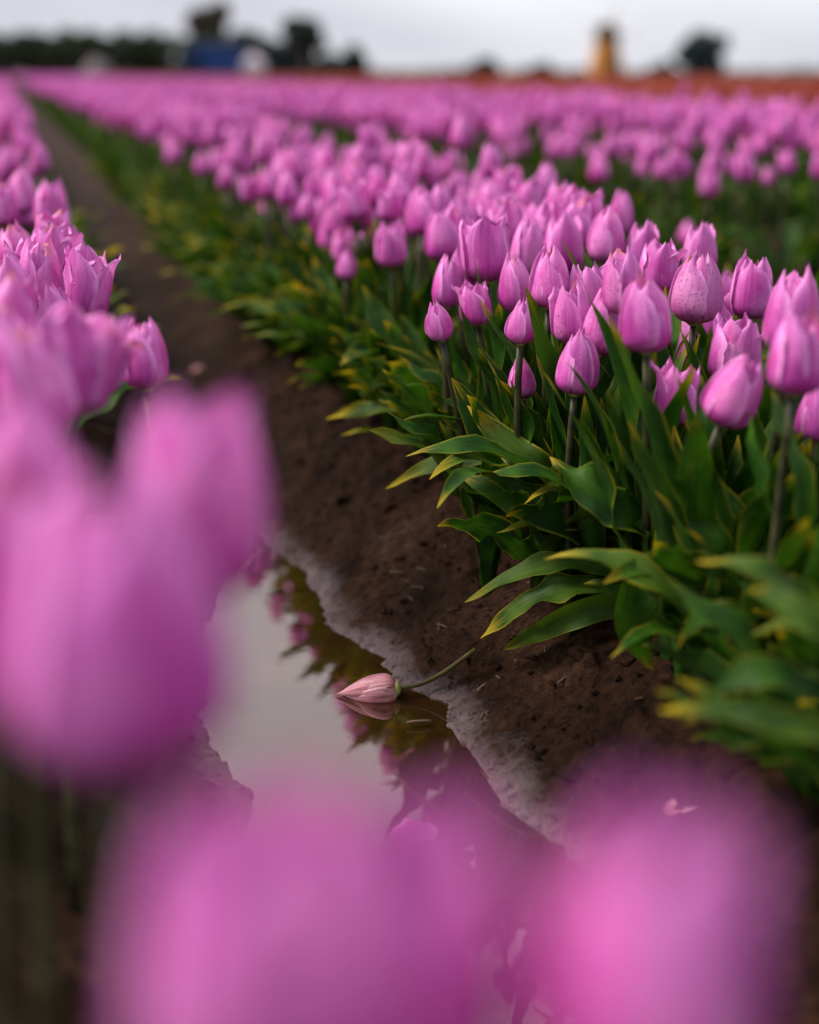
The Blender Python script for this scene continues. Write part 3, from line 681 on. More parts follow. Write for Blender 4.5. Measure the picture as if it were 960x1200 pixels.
# ------------------------------------------------------------------ generic tulips as individuals
def ridge_tulip(x, y, label, group, petals, flower=True, near_edge=0, nleaf=3):
    bz = gz(x, y) - 0.006
    root = empty('tulip' if flower else 'tulip_plant', (x, y, bz), rnd.uniform(0, 6.28)); tag(root, label, 'tulip' if flower else 'plant', group)
    if flower:
        h = rnd.gauss(0.245, 0.026) + max(0.0, 0.095 - bz); sc = rnd.uniform(0.72, 0.96)
        st, b = rnd.choice(STEMS)
        obj('stem', st, root, scale=(1, 1, h))
        si = rnd.randrange(len(FLW)); ti = abs(rnd.gauss(0, 0.12)); cl = SHAPES[si][2]
        add_flower(root, (b[0], b[1], h), ti, rnd.uniform(0, 6.28), rnd.uniform(0, 6.28), sc, FLW[si], petals)
        look = ('open-cupped ' if cl > 0.7 else 'pointed closed ' if cl < 0.36 else 'rounded ') + ('leaning ' if ti > 0.2 else '')
        zt = bz + h; stat = 'tall ' if zt > 0.36 else 'low ' if zt < 0.325 else ''
        off = (x - FUR0) / PITCH % 1.0
        side = 'furrow side' if off < 0.36 else 'far flank' if off > 0.62 else 'crest'
        root['label'] = label.replace('pink tulip', stat + look + 'pink tulip') + ', ' + side
    a0 = rnd.uniform(0, 6.28); sp = []
    for k in range(nleaf):
        q = rnd.random()
        pool = LEAF_UP if q < (0.5 if flower else 0.35) else (LEAF_ARC if q < 0.85 else LEAF_LOW)
        sp.append((rnd.choice(pool), a0 + k * 2.2 + rnd.uniform(-0.5, 0.5), rnd.uniform(0.8, 1.1), 0.01 * k))
    if near_edge:   # a low leaf hanging towards the furrow
        sp.append((rnd.choice(LEAF_LOW), -root.rotation_euler.z + (math.pi if near_edge < 0 else 0) + rnd.uniform(-0.6, 0.6), rnd.uniform(0.85, 1.1), 0.0))
    add_leaves(root, sp)
    return root

def scatter(x0, x1, y0, y1, n, dmin):
    pts = []; tries = 0
    while len(pts) < n and tries < n * 60:
        tries += 1
        p = (rnd.uniform(x0, x1), rnd.uniform(y0, y1))
        if all((p[0] - q[0]) ** 2 + (p[1] - q[1]) ** 2 > dmin * dmin for q in pts): pts.append(p)
    return pts
n_ind = len(HERO) + len(LEFT)
# right ridge behind the sharp cluster
for (x, y) in scatter(0.47, 0.86, 1.54, 2.45, 96, 0.042):
    if x > 0.60 + 0.20 * (y - 1.5) or (x < 0.50 and y < 1.80): continue
    ridge_tulip(x, y, 'soft pink tulip behind the sharp front cluster', 'soft tulips packed behind the sharp front cluster', True, near_edge=-1 if x < 0.58 else 0)
for (x, y) in scatter(0.43, 0.80, 2.45, 4.1, 92, 0.048):
    ridge_tulip(x, y, 'blurred pink tulip midway along the right ridge', 'blurred tulips along the middle of the right ridge', False, near_edge=-1 if x < 0.58 else 0)
for (x, y) in scatter(-0.24, 0.035, 1.62, 3.4, 52, 0.052):
    ridge_tulip(x, y, 'blurred pink tulip far along the left ridge', 'tulips receding along the left ridge', y < 2.2)
for (x, y) in scatter(1.33, 1.68, 2.6, 4.2, 50, 0.05):
    ridge_tulip(x, y, 'blurred pink tulip on the ridge beyond the gap', 'tulips on the second ridge beyond the gap', False, near_edge=-1 if x < 1.36 else 0)
# leafy plants without a flower in view, filling the near ridge
for (x, y) in scatter(0.70, 0.95, 1.15, 2.4, 36, 0.06) + scatter(0.53, 0.72, 0.5, 1.15, 14, 0.06):
    ridge_tulip(x, y, 'dark leafy tulip plant in the shade of the right ridge', 'shaded leafy plants on the right ridge', False, False, -1 if x < 0.56 else 0)
for (x, y) in scatter(0.50, 0.56, 1.42, 3.0, 12, 0.05):
    ridge_tulip(x, y, 'low leafy plant fringing the furrow side of the right ridge', 'leafy fringe of the right ridge', False, False, -1)
for (x, y) in scatter(-0.22, -0.06, 0.75, 1.60, 12, 0.07):
    ridge_tulip(x, y, 'dark leafy tulip plant under the flowers of the left ridge', 'shaded leafy plants on the left ridge', False, False, 0)

# fans of leaves spilling from the ridge edge towards the furrow
def fan_plant(x, y, label, group, n=5, spread=1.25, facing=math.pi):
    root = empty('tulip_plant', (x, y, gz(x, y) - 0.004)); tag(root, label, 'plant', group)
    add_leaves(root, [(rnd.choice(LEAF_FAN), facing + (k / (n - 1) - 0.5) * 2 * spread + rnd.uniform(-0.3, 0.3), rnd.uniform(0.8, 1.15), 0.006 * k) for k in range(n)])
for (x, y) in scatter(0.455, 0.52, 1.15, 1.75, 16, 0.04):
    fan_plant(x, y, 'fan of narrow wavy leaves at the sharp edge of the right ridge', 'sharp leaf fans at the ridge edge')
for (x, y) in scatter(0.445, 0.51, 1.75, 4.2, 46, 0.042):
    fan_plant(x, y, 'blurred fan of leaves edging the furrow along the right ridge', 'blurred leaf fans along the ridge edge')
for (x, y) in scatter(0.48, 0.56, 0.45, 0.95, 12, 0.045):
    fan_plant(x, y, 'soft dark leaf fan at the lower right end of the right ridge', 'soft leaf fans at the near end of the ridge', 5, 1.5)
for (x, y) in scatter(0.435, 0.475, 1.74, 2.6, 13, 0.045):
    ridge_tulip(x, y, 'soft pink tulip hanging over the furrow edge', 'soft tulips on the furrow edge of the right ridge', True)
for (x, y) in scatter(0.00, 0.05, 1.9, 4.0, 22, 0.045):
    fan_plant(x, y, 'short leaves hanging under the flowers on the furrow side of the left ridge', 'leaves under the flowers of the left ridge', 4, 1.3, 0.0)
for (x, y) in scatter(-0.08, 0.03, 1.55, 5.0, 20, 0.05):
    fan_plant(x, y, 'upright leaves standing between the stems of the left ridge', 'leaves between the stems of the left ridge', 5, 3.0, 0.0)
for (x, y) in scatter(-0.06, 0.035, 0.98, 1.70, 11, 0.05):
    ridge_tulip(x, y, 'ragged pink tulip on the left ridge', 'crowded tulips of the left ridge', True, nleaf=0)
for (x, y) in scatter(0.415, 0.455, 2.3, 6.5, 36, 0.045):
    fan_plant(x, y, 'blurred outermost leaf fan leaning into the bare furrow from the right ridge', 'outermost leaf fans of the right ridge', 4, 1.3)
# spear-leaved plants packed among the sharp tulips
for (x, y) in scatter(0.475, 0.60, 0.92, 1.46, 30, 0.042):
    bz = gz(x, y) - 0.004; root = empty('tulip_plant', (x, y, bz)); tag(root, 'dense upright spear-leaved plant among the sharp front tulips', 'plant', 'spear-leaved plants among the sharp tulips')
    a0 = rnd.uniform(0, 6.28)
    add_leaves(root, [(rnd.choice(LEAF_UP), a0 + 1.7 * k + rnd.uniform(-0.4, 0.4), rnd.uniform(0.85, 1.2), 0.008 * k) for k in range(4)])

# ------------------------------------------------------------------ the rest of the field: one mass of simple tulips
def simple_tulip(lod):
    """unit tulip pieces: list of (V,Q,UV,mat) with the flower at height 0.25"""
    out = []; r_ = random.Random(lod)
    rings = {0: [(0.006, 0.0), (0.023, 0.016), (0.025, 0.034), (0.017, 0.060)], 1: [(0.014, 0.0), (0.026, 0.022), (0.015, 0.058)]}[lod]
    n = 6; V = []; U = []
    for j, (r, z) in enumerate(rings):
        for k in range(n):
            a = k * math.pi / 3 + 0.3 * (j % 2); zz = z + (0.008 if (k % 2 and j == len(rings) - 1) else -0.004 if j == len(rings) - 1 else 0)
            V.append((r * math.cos(a), r * math.sin(a), 0.25 + zz)); U.append((0.15 + 0.7 * (k % 2), 0.12 + 0.85 * j / (len(rings) - 1)))
    Q = [(j * n + k, j * n + (k + 1) % n, (j + 1) * n + (k + 1) % n, (j + 1) * n + k) for j in range(len(rings) - 1) for k in range(n)]
    out.append((np.array(V), np.array(Q), np.array(U), 0))
    out.append((np.array([(-0.003, 0, 0), (0.003, 0, 0), (0.003, 0, 0.25), (-0.003, 0, 0.25)]), np.array([(0, 1, 2, 3)]), np.full((4, 2), 0.5), 2))
    for k in range(3 if lod == 0 else 2):
        a = arch_spine(r_.uniform(0.18, 0.24), r_.uniform(62, 82), r_.uniform(15, 75), 6 if lod == 0 else 4)
        gV, gQ, gU = leaf_geo(a, 0.042 if lod == 0 else 0.055, 0, 0.45, 0.1, k, nv=len(a), nu=3)
        az = k * 2.1 + r_.uniform(-0.4, 0.4); c, s = math.cos(az), math.sin(az)
        gV = gV @ np.array([(c, s, 0), (-s, c, 0), (0, 0, 1)])
        out.append((gV, gQ, gU, 1))
    return out
def mass(name, groups, mats):
    Vs, Qs, Us, Ms = [], [], [], []; off = 0
    for lod, X, Y, S in groups:
        if len(X) == 0: continue
        Zg = ground_z(X, Y, False); n = len(X)
        az = nrg.uniform(0, 6.28, n); hs_ = nrg.normal(1.0, 0.09, n); tx = nrg.normal(0, 0.10, n); ty = nrg.normal(0, 0.10, n)
        for (V, Q, U, m) in simple_tulip(lod):
            c, s = np.cos(az)[:, None], np.sin(az)[:, None]
            x = (V[None, :, 0] * c - V[None, :, 1] * s) * S[:, None]; y = (V[None, :, 0] * s + V[None, :, 1] * c) * S[:, None]
            z = V[None, :, 2] * hs_[:, None]
            P = np.stack([X[:, None] + x + tx[:, None] * z, Y[:, None] + y + ty[:, None] * z, Zg[:, None] + z], -1)
            k = len(V); Vs.append(P.reshape(-1, 3)); Qs.append((Q[None] + (np.arange(n) * k)[:, None, None]).reshape(-1, 4) + off); off += n * k
            Us.append(np.tile(U, (n, 1))); Ms.append(np.full(n * len(Q), m))
    return mesh_np(name, np.concatenate(Vs), np.concatenate(Qs), mats, np.concatenate(Us), np.concatenate(Ms))
def rows(ks, y0s, y1, dens):
    """random positions on ridges; ridge k is centred at FUR0 + PITCH*(k+0.5)"""
    X, Y = [], []
    for k, y0 in zip(ks, y0s):
        if y1 <= y0: continue
        x_in = 0.155 if k == -1 else 0.185 if k == 0 else 0.215; c = FUR0 + PITCH * (k + 0.5) - (0.05 if k == 0 else 0.0)
        n = int((y1 - y0) * 2 * x_in * dens)
        X.append(c + nrg.uniform(-x_in, x_in, n)); Y.append(nrg.uniform(y0, y1, n))
    return (np.concatenate(X), np.concatenate(Y)) if X else (np.zeros(0), np.zeros(0))
ks = list(range(-3, 4))
def start(k):
    c = FUR0 + PITCH * (k + 0.5)
    return {-1: 3.4, 0: 4.1, 1: 4.2}.get(k, max(0.3, 1.15 * abs(c)) if k > 1 else 0.3)
A = rows(ks, [start(k) for k in ks], 9.0, 140)
B = rows(ks, [max(9.0, start(k)) for k in ks], 22.0, 110)
C_ = rows(ks, [22.0] * len(ks), 78.0, 45)
sz = lambda X, a, b: nrg.uniform(a, b, len(X))
fm = mass('tulip_field', [(0, *A, sz(A[0], 0.72, 0.95)), (1, *B, sz(B[0], 0.8, 1.0)), (1, *C_, sz(C_[0], 0.95, 1.3))], [M_PETAL, M_LEAF, M_STEM])
tag(obj('tulip_field', fm), 'rows of pink tulips stretching away to the horizon', 'tulips', kind='stuff')
kr = list(range(4, 44))
D1 = rows(kr, [max(3.0, 1.1 * (FUR0 + PITCH * (k + 0.5))) for k in kr], 30.0, 45)
D2 = rows(kr, [30.0] * len(kr), 78.0, 18)
rm = mass('red_tulip_field', [(1, *D1, sz(D1[0], 1.0, 1.4)), (1, *D2, sz(D2[0], 1.5, 2.0))], [M_RED, M_LEAF, M_STEM])
tag(obj('red_tulip_field', rm), 'block of orange-red tulips beyond the pink rows', 'tulips', kind='stuff')

# ------------------------------------------------------------------ fallen tulip at the water's edge
fb = Vector((0.309, 1.163, 0.009)); ft = Vector((0.256, 1.182, 0.001))
root = empty('fallen_tulip', fb); tag(root, 'faded broken-off tulip lying half in the puddle with its stem on the bank', 'tulip')
dirv = (ft - fb).normalized(); rot = dirv.to_track_quat('Z', 'X').to_euler()
fl_sh = (0.0170, 0.056, 0.10, -0.04); old = flower_set(40, fl_sh, M_PETAL_OLD)
f = obj('flower', ME_PIST, root, (0, 0, 0), rot, 1.0)
for m in old[0]: obj('petal', m, f)
gV, gQ = tube_geo(catmull([(0, 0, 0), (0.020, -0.001, 0.002), (0.042, -0.005, 0.013), (0.070, -0.013, 0.036)], 10), np.linspace(0.0020, 0.0025, 10))
m_ = leaf_mat('cut_stem', (0.035, 0.028, 0.010), (0.06, 0.05, 0.012), (0.08, 0.07, 0.02), (0.20, 0.17, 0.03), tl=0.05)
obj('stem', mesh_np('stem', gV, gQ, m_, np.stack([np.full(len(gV), 0.5), np.linspace(0, 1, len(gV))], 1)), root)

# fallen petals, dried leaf scraps, straws on the mud
def scrap(name, x, y, dz, L, W, az, material, label, cat, bend=50, seed=0, tiltx=0.0):
    a = arch_spine(L, 18, bend, 10); gV, gQ, gU = leaf_geo(a, W, 0, 0.3, 0.12, seed, nv=10, nu=7, peak=0.55)
    o = obj(name, mesh_np(name, gV, gQ, material, gU), None, (x, y, gz(x, y) + dz), (tiltx, 0, az)); tag(o, label, cat); return o
scrap('fallen_petal', 0.278, 3.11, 0.006, 0.05, 0.035, 2.0, M_PETAL_OLD, 'blurred pink petal lying far down the bare furrow', 'petal')
scrap('fallen_petal', 0.300, 2.62, 0.006, 0.045, 0.03, 0.4, M_PETAL_OLD, 'pale blurred petal on the furrow floor nearer than the pink one', 'petal')
M_DRY = leaf_mat('dried_leaf', (0.20, 0.16, 0.06), (0.30, 0.22, 0.09), (0.36, 0.24, 0.08), (0.30, 0.16, 0.06), tl=0.1)
scrap('dried_leaf', 0.470, 1.300, 0.030, 0.045, 0.026, 3.3, M_DRY, 'curled tan dry leaf under the broad wavy leaf', 'leaf', 60, 3, 0.6)
scrap('dried_leaf', 0.497, 1.285, 0.022, 0.040, 0.026, 3.0, M_LEAF_Y, 'grey-green scrap of leaf beside the curled tan one', 'leaf', 40, 4, 0.5)
scrap('fallen_petal', 0.425, 0.840, 0.008, 0.030, 0.022, 0.2, M_PETAL_OLD, 'pale dry petal on the bank beneath the orange-tipped leaf', 'petal', 40, 5)
scrap('fallen_petal', 0.235, 0.895, -gz(0.235, 0.895) + 0.003, 0.045, 0.034, 0.6, M_PETAL, 'pink petal floating on the puddle', 'petal', 30, 6)
def straw(x, y, L, az, r, material, label, el=0.0, dz=0.002, name='straw'):
    p = bez((0, 0, 0), (L * 0.5, L * rnd.uniform(-0.12, 0.12), L * 0.05), (L, 0, L * math.sin(el)), 6)
    gV, gQ = tube_geo(p, np.linspace(r, r * 0.7, 6), 6)
    o = obj(name, mesh_np(name, gV, gQ, material), None, (x, y, gz(x, y) + dz), (0, 0, az)); tag(o, label, 'straw'); return o
straw(0.322, 1.098, 0.022, 3.0, 0.0013, M_STRAW, 'short pale straw sticking out from the bank into the puddle', 0.0, 0.006)
straw(0.372, 1.120, 0.030, 0.7, 0.0012, M_STRAW, 'tan straw on the bank below the broken tulip stem', 0.0, 0.004)
straw(0.445, 1.195, 0.050, 0.1, 0.0011, M_STRAW, 'thin straw under the leaves above the three low leaves', 0.1, 0.006)
straw(0.425, 1.060, 0.060, 0.8, 0.0010, M_TWIG, 'thin dark twig beneath the drooping yellow leaf tips', 0.05, 0.006, 'twig')
for k in range(26):
    x, y = rnd.uniform(0.345, 0.46), rnd.uniform(0.90, 1.55)
    straw(x, y, rnd.uniform(0.008, 0.022), rnd.uniform(0, 6.28), rnd.uniform(0.0005, 0.0009), M_TWIG if k % 3 else M_STRAW, 'tiny plant fibre pressed into the bare mud bank', 0, 0.001, 'plant_fibre')
    COL.objects[-1]['group'] = 'plant fibres on the mud bank'
# crumbs of soil strewn over the bank
mb = MB()
for k in range(900):
    x, y = rnd.uniform(0.33, 0.56), rnd.uniform(0.85, 2.1); x = x if rnd.random() < 0.85 else rnd.uniform(0.10, 0.2)
    z = gz(x, y)
    if z < 0.012: continue
    s = 0.0012 + 0.004 * rnd.random() ** 3
    v = np.array([(1, 0, 0), (-1, 0, 0), (0, 1, 0), (0, -1, 0), (0, 0, 1), (0, 0, -1)], float)
    v = v * np.array([rnd.uniform(0.6, 1.4) for _ in range(3)]) * s + np.random.default_rng(k).normal(0, 0.25 * s, (6, 3)) + np.array((x, y, z + s * 0.3))
    mb.add(v, [(0, 2, 4, 4), (2, 1, 4, 4), (1, 3, 4, 4), (3, 0, 4, 4), (2, 0, 5, 5), (1, 2, 5, 5), (3, 1, 5, 5), (0, 3, 5, 5)])
ico = []
import bmesh
_b = bmesh.new(); bmesh.ops.create_icosphere(_b, subdivisions=2, radius=1.0); _v = np.array([v.co[:] for v in _b.verts]); _q = np.array([[w.index for w in f.verts] + [f.verts[2].index] for f in _b.faces]); _b.free()
for k in range(260):
    x, y = rnd.uniform(0.35, 0.52), rnd.uniform(0.82, 2.6)
    z = gz(x, y)
    if z < 0.022: continue
    s = 0.0025 + 0.0075 * rnd.random() ** 2.2; r_ = np.random.default_rng(4000 + k); q = r_.uniform(0, 50, 3)
    d = 1 + 0.5 * vnoise(_v[:, 0] * 1.7 + q[0], _v[:, 1] * 1.7 + q[1] + _v[:, 2] * 1.3, 6) + 0.3 * vnoise(_v[:, 0] * 4 + q[1], _v[:, 2] * 4 + q[2] + _v[:, 1] * 3, 7)
    mb.add(_v * d[:, None] * np.array([r_.uniform(0.7, 1.4), r_.uniform(0.7, 1.4), r_.uniform(0.45, 0.8)]) * s + np.array((x, y, z - s * 0.05)), _q)
tag(obj('soil_crumbs', mb.build('soil_crumbs', M_SOIL, False)), 'loose crumbs of brown soil on the furrow bank', 'soil', kind='stuff')

# ------------------------------------------------------------------ far things on the horizon
M_FOL = [plain('hedge_foliage', (0.028, 0.040, 0.014), 0.7, 0.5, 1.5), plain('tree_foliage', (0.020, 0.030, 0.018), 0.7, 0.5, 1.5),
         plain('brownish_foliage', (0.055, 0.045, 0.022), 0.7, 0.5, 1.5), plain('blue_green_foliage', (0.018, 0.035, 0.036), 0.7, 0.5, 1.5)]
M_BARK = plain('bark', (0.09, 0.075, 0.06), 0.9, 0.4, 6)
def leaf_cloud(lobes, n, size, seed):
    r_ = np.random.default_rng(seed); V = []; wts = np.array([l[3] * l[4] * l[5] for l in lobes]); wts = wts / wts.sum()
    for (cx, cy, cz, rx, ry, rz), w in zip(lobes, wts):
        m = max(8, int(n * w)); d = r_.normal(size=(m, 3)); d /= np.linalg.norm(d, axis=1)[:, None]
        p = d * (r_.uniform(0.35, 1.0, (m, 1)) ** 0.5) * np.array((rx, ry, rz)) + np.array((cx, cy, cz))
        a = r_.normal(size=(m, 3)); a /= np.linalg.norm(a, axis=1)[:, None]; b = np.cross(a, r_.normal(size=(m, 3))); b /= np.linalg.norm(b, axis=1)[:, None]
        s = size * r_.uniform(0.6, 1.4, (m, 1))
        V.append(np.stack([p - a * s, p - b * s * 0.6, p + a * s, p + b * s * 0.6], 1).reshape(-1, 3))
    V = np.concatenate(V); Q = np.arange(len(V)).reshape(-1, 4); return V, Q
def tree(name, x, y, h, crown_z0, w, material, label, seed, group=None, trunk=True, cat='tree'):
    root = empty(name, (x, y, 0)); tag(root, label, cat, group); r_ = random.Random(seed)
    lobes = []
    for k in range(9):
        a = r_.uniform(0, 6.28); q = r_.uniform(0.1, 0.8) * w / 2; zc = crown_z0 + (h - crown_z0) * r_.uniform(0.12, 0.88); rr = w * r_.uniform(0.12, 0.24)
        lobes.append((q * math.cos(a), q * math.sin(a), zc, rr, rr, min(rr, (h - crown_z0) * 0.28)))
    lobes.append((0, 0, (h + crown_z0) / 2, w * 0.30, w * 0.30, (h - crown_z0) * 0.38))
    V, Q = leaf_cloud(lobes, 4500, 0.14 + 0.02 * w, seed)
    obj('crown', mesh_np('crown', V, Q, material, smooth=False), root)
    if trunk:
        mb = MB(); gV, gQ = tube_geo(bez((0, 0, -0.05), (0.1, 0, crown_z0 * 0.6), (0, 0.05, h * 0.7), 6), np.linspace(0.05 * w + 0.06, 0.05, 6), 8); mb.add(gV, gQ)
        for k in range(4):
            a = k * 1.6 + r_.random(); z0 = crown_z0 * 0.8
            gV, gQ = tube_geo(bez((0, 0, z0), (0.12 * w * math.cos(a), 0.12 * w * math.sin(a), z0 + 0.3 * (h - z0)), (0.28 * w * math.cos(a), 0.28 * w * math.sin(a), z0 + 0.6 * (h - z0)), 5), np.linspace(0.035 * w + 0.02, 0.02, 5), 6); mb.add(gV, gQ)
        obj('trunk', mb.build('trunk', M_BARK), root)
    return root
# hedge
lob = [(x + rnd.uniform(-0.5, 0.5), rnd.uniform(-0.4, 0.4), rnd.uniform(1.3, 2.1), 1.2, 0.9, rnd.uniform(1.2, 1.45)) for x in np.arange(-14, 11.4, 0.8)]
hv, hq = leaf_cloud(lob, 26000, 0.17, 77)
h_root = empty('hedge', (0, 98, 0)); tag(h_root, 'long dark green hedge along the far end of the rows', 'hedge')
obj('foliage', mesh_np('foliage', hv, hq, M_FOL[0], smooth=False), h_root)
mb = MB()
for x in np.arange(-14, 11.5, 1.1):
    gV, gQ = tube_geo(bez((x, 0, -0.05), (x + 0.05, 0, 0.6), (x, 0.1, 1.5), 4), [0.07, 0.06, 0.05, 0.03], 6); mb.add(gV, gQ)
o = obj('trunks', mb.build('trunks', M_BARK), h_root); o['kind'] = 'stuff'; o.name = 'hedge_stems'

tree('tree', 16.6, 121.3, 6.0, 2.2, 4.6, M_FOL[2], 'brownish round-crowned tree behind the blue shed', 1)
tree('tree', 23.2, 115.2, 5.0, 2.2, 3.6, M_FOL[1], 'dark tree with a pale bare trunk beside the dark barn', 2)
tree('bush', 26.5, 112.2, 2.4, 0.2, 3.4, M_FOL[1], 'dark bush at the end of the group of far sheds', 3, trunk=True, cat='bush')
tree('bush', 24.3, 112.6, 1.9, 0.2, 2.0, M_FOL[1], 'low dark bush under the pale-trunked tree', 4, trunk=True, cat='bush')
tree('tree', 20.3, 124.0, 4.3, 1.6, 4.4, M_FOL[3], 'dark blue-green tree rising behind the dark barn', 12)
tree('tree', 57.1, 114.5, 3.6, 0.3, 5.4, M_FOL[3], 'rounded blue-green tree above the orange-red tulip block', 5)
tree('bush', 54.2, 116.0, 1.4, 0.1, 3.2, M_FOL[1], 'low dark shrub at the foot of the rounded blue-green tree', 8, cat='bush')
tree('bush', 45.7, 139.4, 1.9, 0.1, 4.0, M_FOL[1], 'small dark bush on the horizon between barn and windmill', 6, cat='bush')
tree('bush', 51.4, 137.8, 1.5, 0.1, 4.0, M_FOL[1], 'flat dark bush on the horizon just before the windmill', 7, cat='bush')

M_BLUE = plain('blue_boards', (0.0, 0.04, 0.20), 0.6, 0.2, 3); M_ROOF = plain('dark_roof', (0.010, 0.014, 0.014), 0.9, 0.2, 2, 0.1)
M_DKG = plain('dark_green_boards', (0.010, 0.020, 0.020), 0.8, 0.25, 2, 0.1); M_WHITE = plain('white_canvas', (0.36, 0.31, 0.36), 0.7, 0.05, 2)
M_OCH = plain('ochre_shingles', (0.36, 0.14, 0.012), 0.8, 0.35, 2.5); M_DRK = plain('dark_cap', (0.03, 0.022, 0.012), 0.8, 0.3, 3); M_GREY = plain('grey_tarp', (0.085, 0.065, 0.075), 0.8, 0.2, 2)
M_GLASS = plain('dark_window', (0.02, 0.025, 0.03), 0.15, 0.1, 2)
def gable(mb, w, d, z0, rise, over=0.2, m=0):
    W, D = w / 2 + over, d / 2 + over; t = 0.08
    V = np.array([(-W, -D, z0), (W, -D, z0), (W, 0, z0 + rise), (-W, 0, z0 + rise), (W, D, z0), (-W, D, z0)])
    V2 = V + np.array((0, 0, t)); VV = np.concatenate([V, V2])
    mb.add(VV, [(0, 3, 2, 1), (3, 5, 4, 2), (6, 7, 8, 9), (9, 8, 10, 11), (0, 1, 7, 6), (4, 5, 11, 10), (1, 2, 8, 7), (2, 4, 10, 8), (3, 0, 6, 9), (5, 3, 9, 11)], None, m)
def shed(name, x, y, rz, w, d, h, rise, wall_m, roof_m, label, cat='shed', nwin=1):
    root = empty(name, (x, y, 0), rz); tag(root, label, cat)
    mb = MB(); mb.box((0, 0, h / 2), (w, d, h)); 
    for s in (-1, 1):
        X = s * w / 2; mb.add([(X, -d / 2, h), (X, d / 2, h), (X, 0, h + rise)], [(0, 1, 2, 2)])
    wl_ = obj('wall', mb.build('wall', wall_m, False), root)
    mb = MB(); gable(mb, w, d, h, rise); obj('roof', mb.build('roof', roof_m, False), root)
    mb = MB(); mb.box((-w * 0.22, -d / 2 - 0.03, 0.95), (0.85, 0.06, 1.9)); dr = obj('door', mb.build('door', roof_m, False), root)
    mb = MB(); mb.box((-w * 0.22 + 0.32, -d / 2 - 0.08, 0.95), (0.06, 0.05, 0.14)); obj('handle', mb.build('handle', M_GREY, False), dr)
    for k in range(nwin):
        xx = w * (0.18 + 0.2 * k)
        mb = MB(); mb.box((xx, -d / 2 - 0.02, h * 0.62), (0.7, 0.05, 0.6)); wn_ = obj('window', mb.build('window', M_GLASS, False), root)
        mb = MB()
        for dx, dz, a, b in ((-0.38, 0, 0.06, 0.72), (0.38, 0, 0.06, 0.72), (0, -0.33, 0.7, 0.06), (0, 0.33, 0.7, 0.06), (0, 0, 0.03, 0.6)): mb.box((xx + dx, -d / 2 - 0.055, h * 0.62 + dz), (a, 0.03, b))
        obj('frame', mb.build('frame', M_ROOF, False), wn_)
    return root
shed('shed', 15.9, 115.0, R(-8), 4.4, 2.6, 2.6, 0.5, M_BLUE, M_ROOF, 'small blue shed at the end of the dark hedge')
shed('barn', 21.4, 118.0, R(-10), 6.4, 3.6, 2.4, 0.6, M_DKG, M_ROOF, 'low dark green barn behind the white tent', 'barn', 2)
# white peaked tent
root = empty('canopy_tent', (18.25, 110.0, 0), R(-10)); tag(root, 'small white peaked tent in front of the dark barn', 'tent')
mb = MB(); V = np.array([(-0.9, -0.9, 1.25), (0.9, -0.9, 1.25), (0.9, 0.9, 1.25), (-0.9, 0.9, 1.25), (0, 0, 2.1)])
mb.add(V, [(0, 1, 4, 4), (1, 2, 4, 4), (2, 3, 4, 4), (3, 0, 4, 4)]); obj('canopy', mb.build('canopy', M_WHITE, False), root)
for (a, b) in ((0, -0.9), (0.9, 0), (0, 0.9), (-0.9, 0)):
    mb = MB(); mb.box((a, b, 0.66), ((1.76, 0.03, 1.2) if a == 0 else (0.03, 1.76, 1.2))); obj('side_panel', mb.build('side_panel', M_WHITE, False), root)
for a in (-0.88, 0.88):
    for b in (-0.88, 0.88):
        mb = MB(); gV, gQ = tube_geo([(a * 1.05, b * 1.05, 0), (a * 1.05, b * 1.05, 1.3)], [0.03, 0.03], 8); mb.add(gV, gQ); obj('pole', mb.build('pole', M_GREY), root)
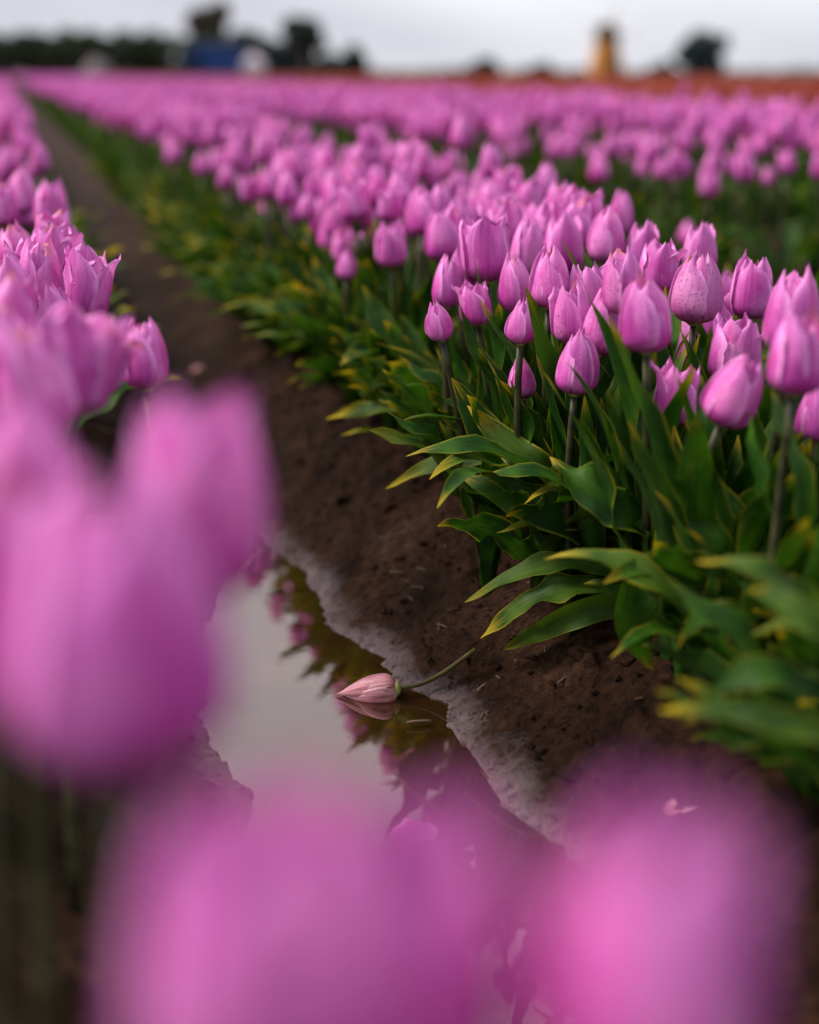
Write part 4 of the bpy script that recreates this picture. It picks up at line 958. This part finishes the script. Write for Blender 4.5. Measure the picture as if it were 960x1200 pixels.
# grey heap at the field end
gx, gy = 5.3, 85.4
Vh, Qh = lathe([(1.05, 0.0), (1.0, 0.35), (0.85, 0.75), (0.6, 1.1), (0.3, 1.32), (0.001, 1.4)], 18); Vh = Vh * (1 + 0.1 * nrg.normal(size=(len(Vh), 1)) * 0.4)
root = empty('covered_heap', (gx, gy, 0)); tag(root, 'pale grey covered heap at the field end before the hedge', 'heap')
obj('tarp', mesh_np('tarp', Vh, Qh, M_GREY), root)
# windmill
root = empty('windmill', (61.6, 145.9, 0), R(-12)); tag(root, 'ochre windmill with dark cap rising above the horizon', 'windmill')
V, Q = lathe([(1.95, 0.0), (1.75, 1.2), (1.35, 3.2), (1.2, 3.9)], 8); obj('tower', mesh_np('tower', V, Q, M_OCH, smooth=False), root)
V, Q = lathe([(1.4, 3.9), (1.35, 4.5), (1.0, 5.2), (0.45, 5.65), (0.001, 5.75)], 10); cap = obj('cap', mesh_np('cap', V, Q, M_DRK), root)
mb = MB(); mb.box((0, -1.55, 1.1), (0.9, 0.9, 2.0)); obj('door', mb.build('door', M_DRK, False), root)
mb = MB(); mb.box((0.0, -1.22, 3.0), (0.5, 0.6, 0.6)); obj('window', mb.build('window', M_GLASS, False), root)
gV, gQ = tube_geo([(0, -0.8, 4.75), (0, -1.9, 4.75)], [0.12, 0.12], 8); obj('shaft', mesh_np('shaft', gV, gQ, M_DRK), root)
for k in range(4):
    a = R(12) + k * math.pi / 2
    mb = MB(); L = 2.6
    mb.box((0, 0, L / 2), (0.07, 0.07, L))
    for j in range(9): mb.box((0.16, 0.0, 0.5 + j * 0.25), (0.30, 0.03, 0.035))
    mb.box((0.32, 0, 1.5), (0.03, 0.035, 2.1))
    obj('sail', mb.build('sail', M_OCH, False), root, (0, -1.8, 4.75), (0, a, 0))
# far low treeline on the horizon
lob = [(x + rnd.uniform(-8, 8), rnd.uniform(-10, 10), rnd.uniform(0.6, 1.4), 14, 6, rnd.uniform(1.0, 2.2)) for x in np.arange(-250, 900, 13)]
hv, hq = leaf_cloud(lob, 9000, 1.0, 78)
o = obj('far_treeline', mesh_np('far_treeline', hv, hq, M_FOL[1], smooth=False), None, (0, 620, 0)); tag(o, 'thin dark line of woods on the horizon', 'woods', kind='stuff')
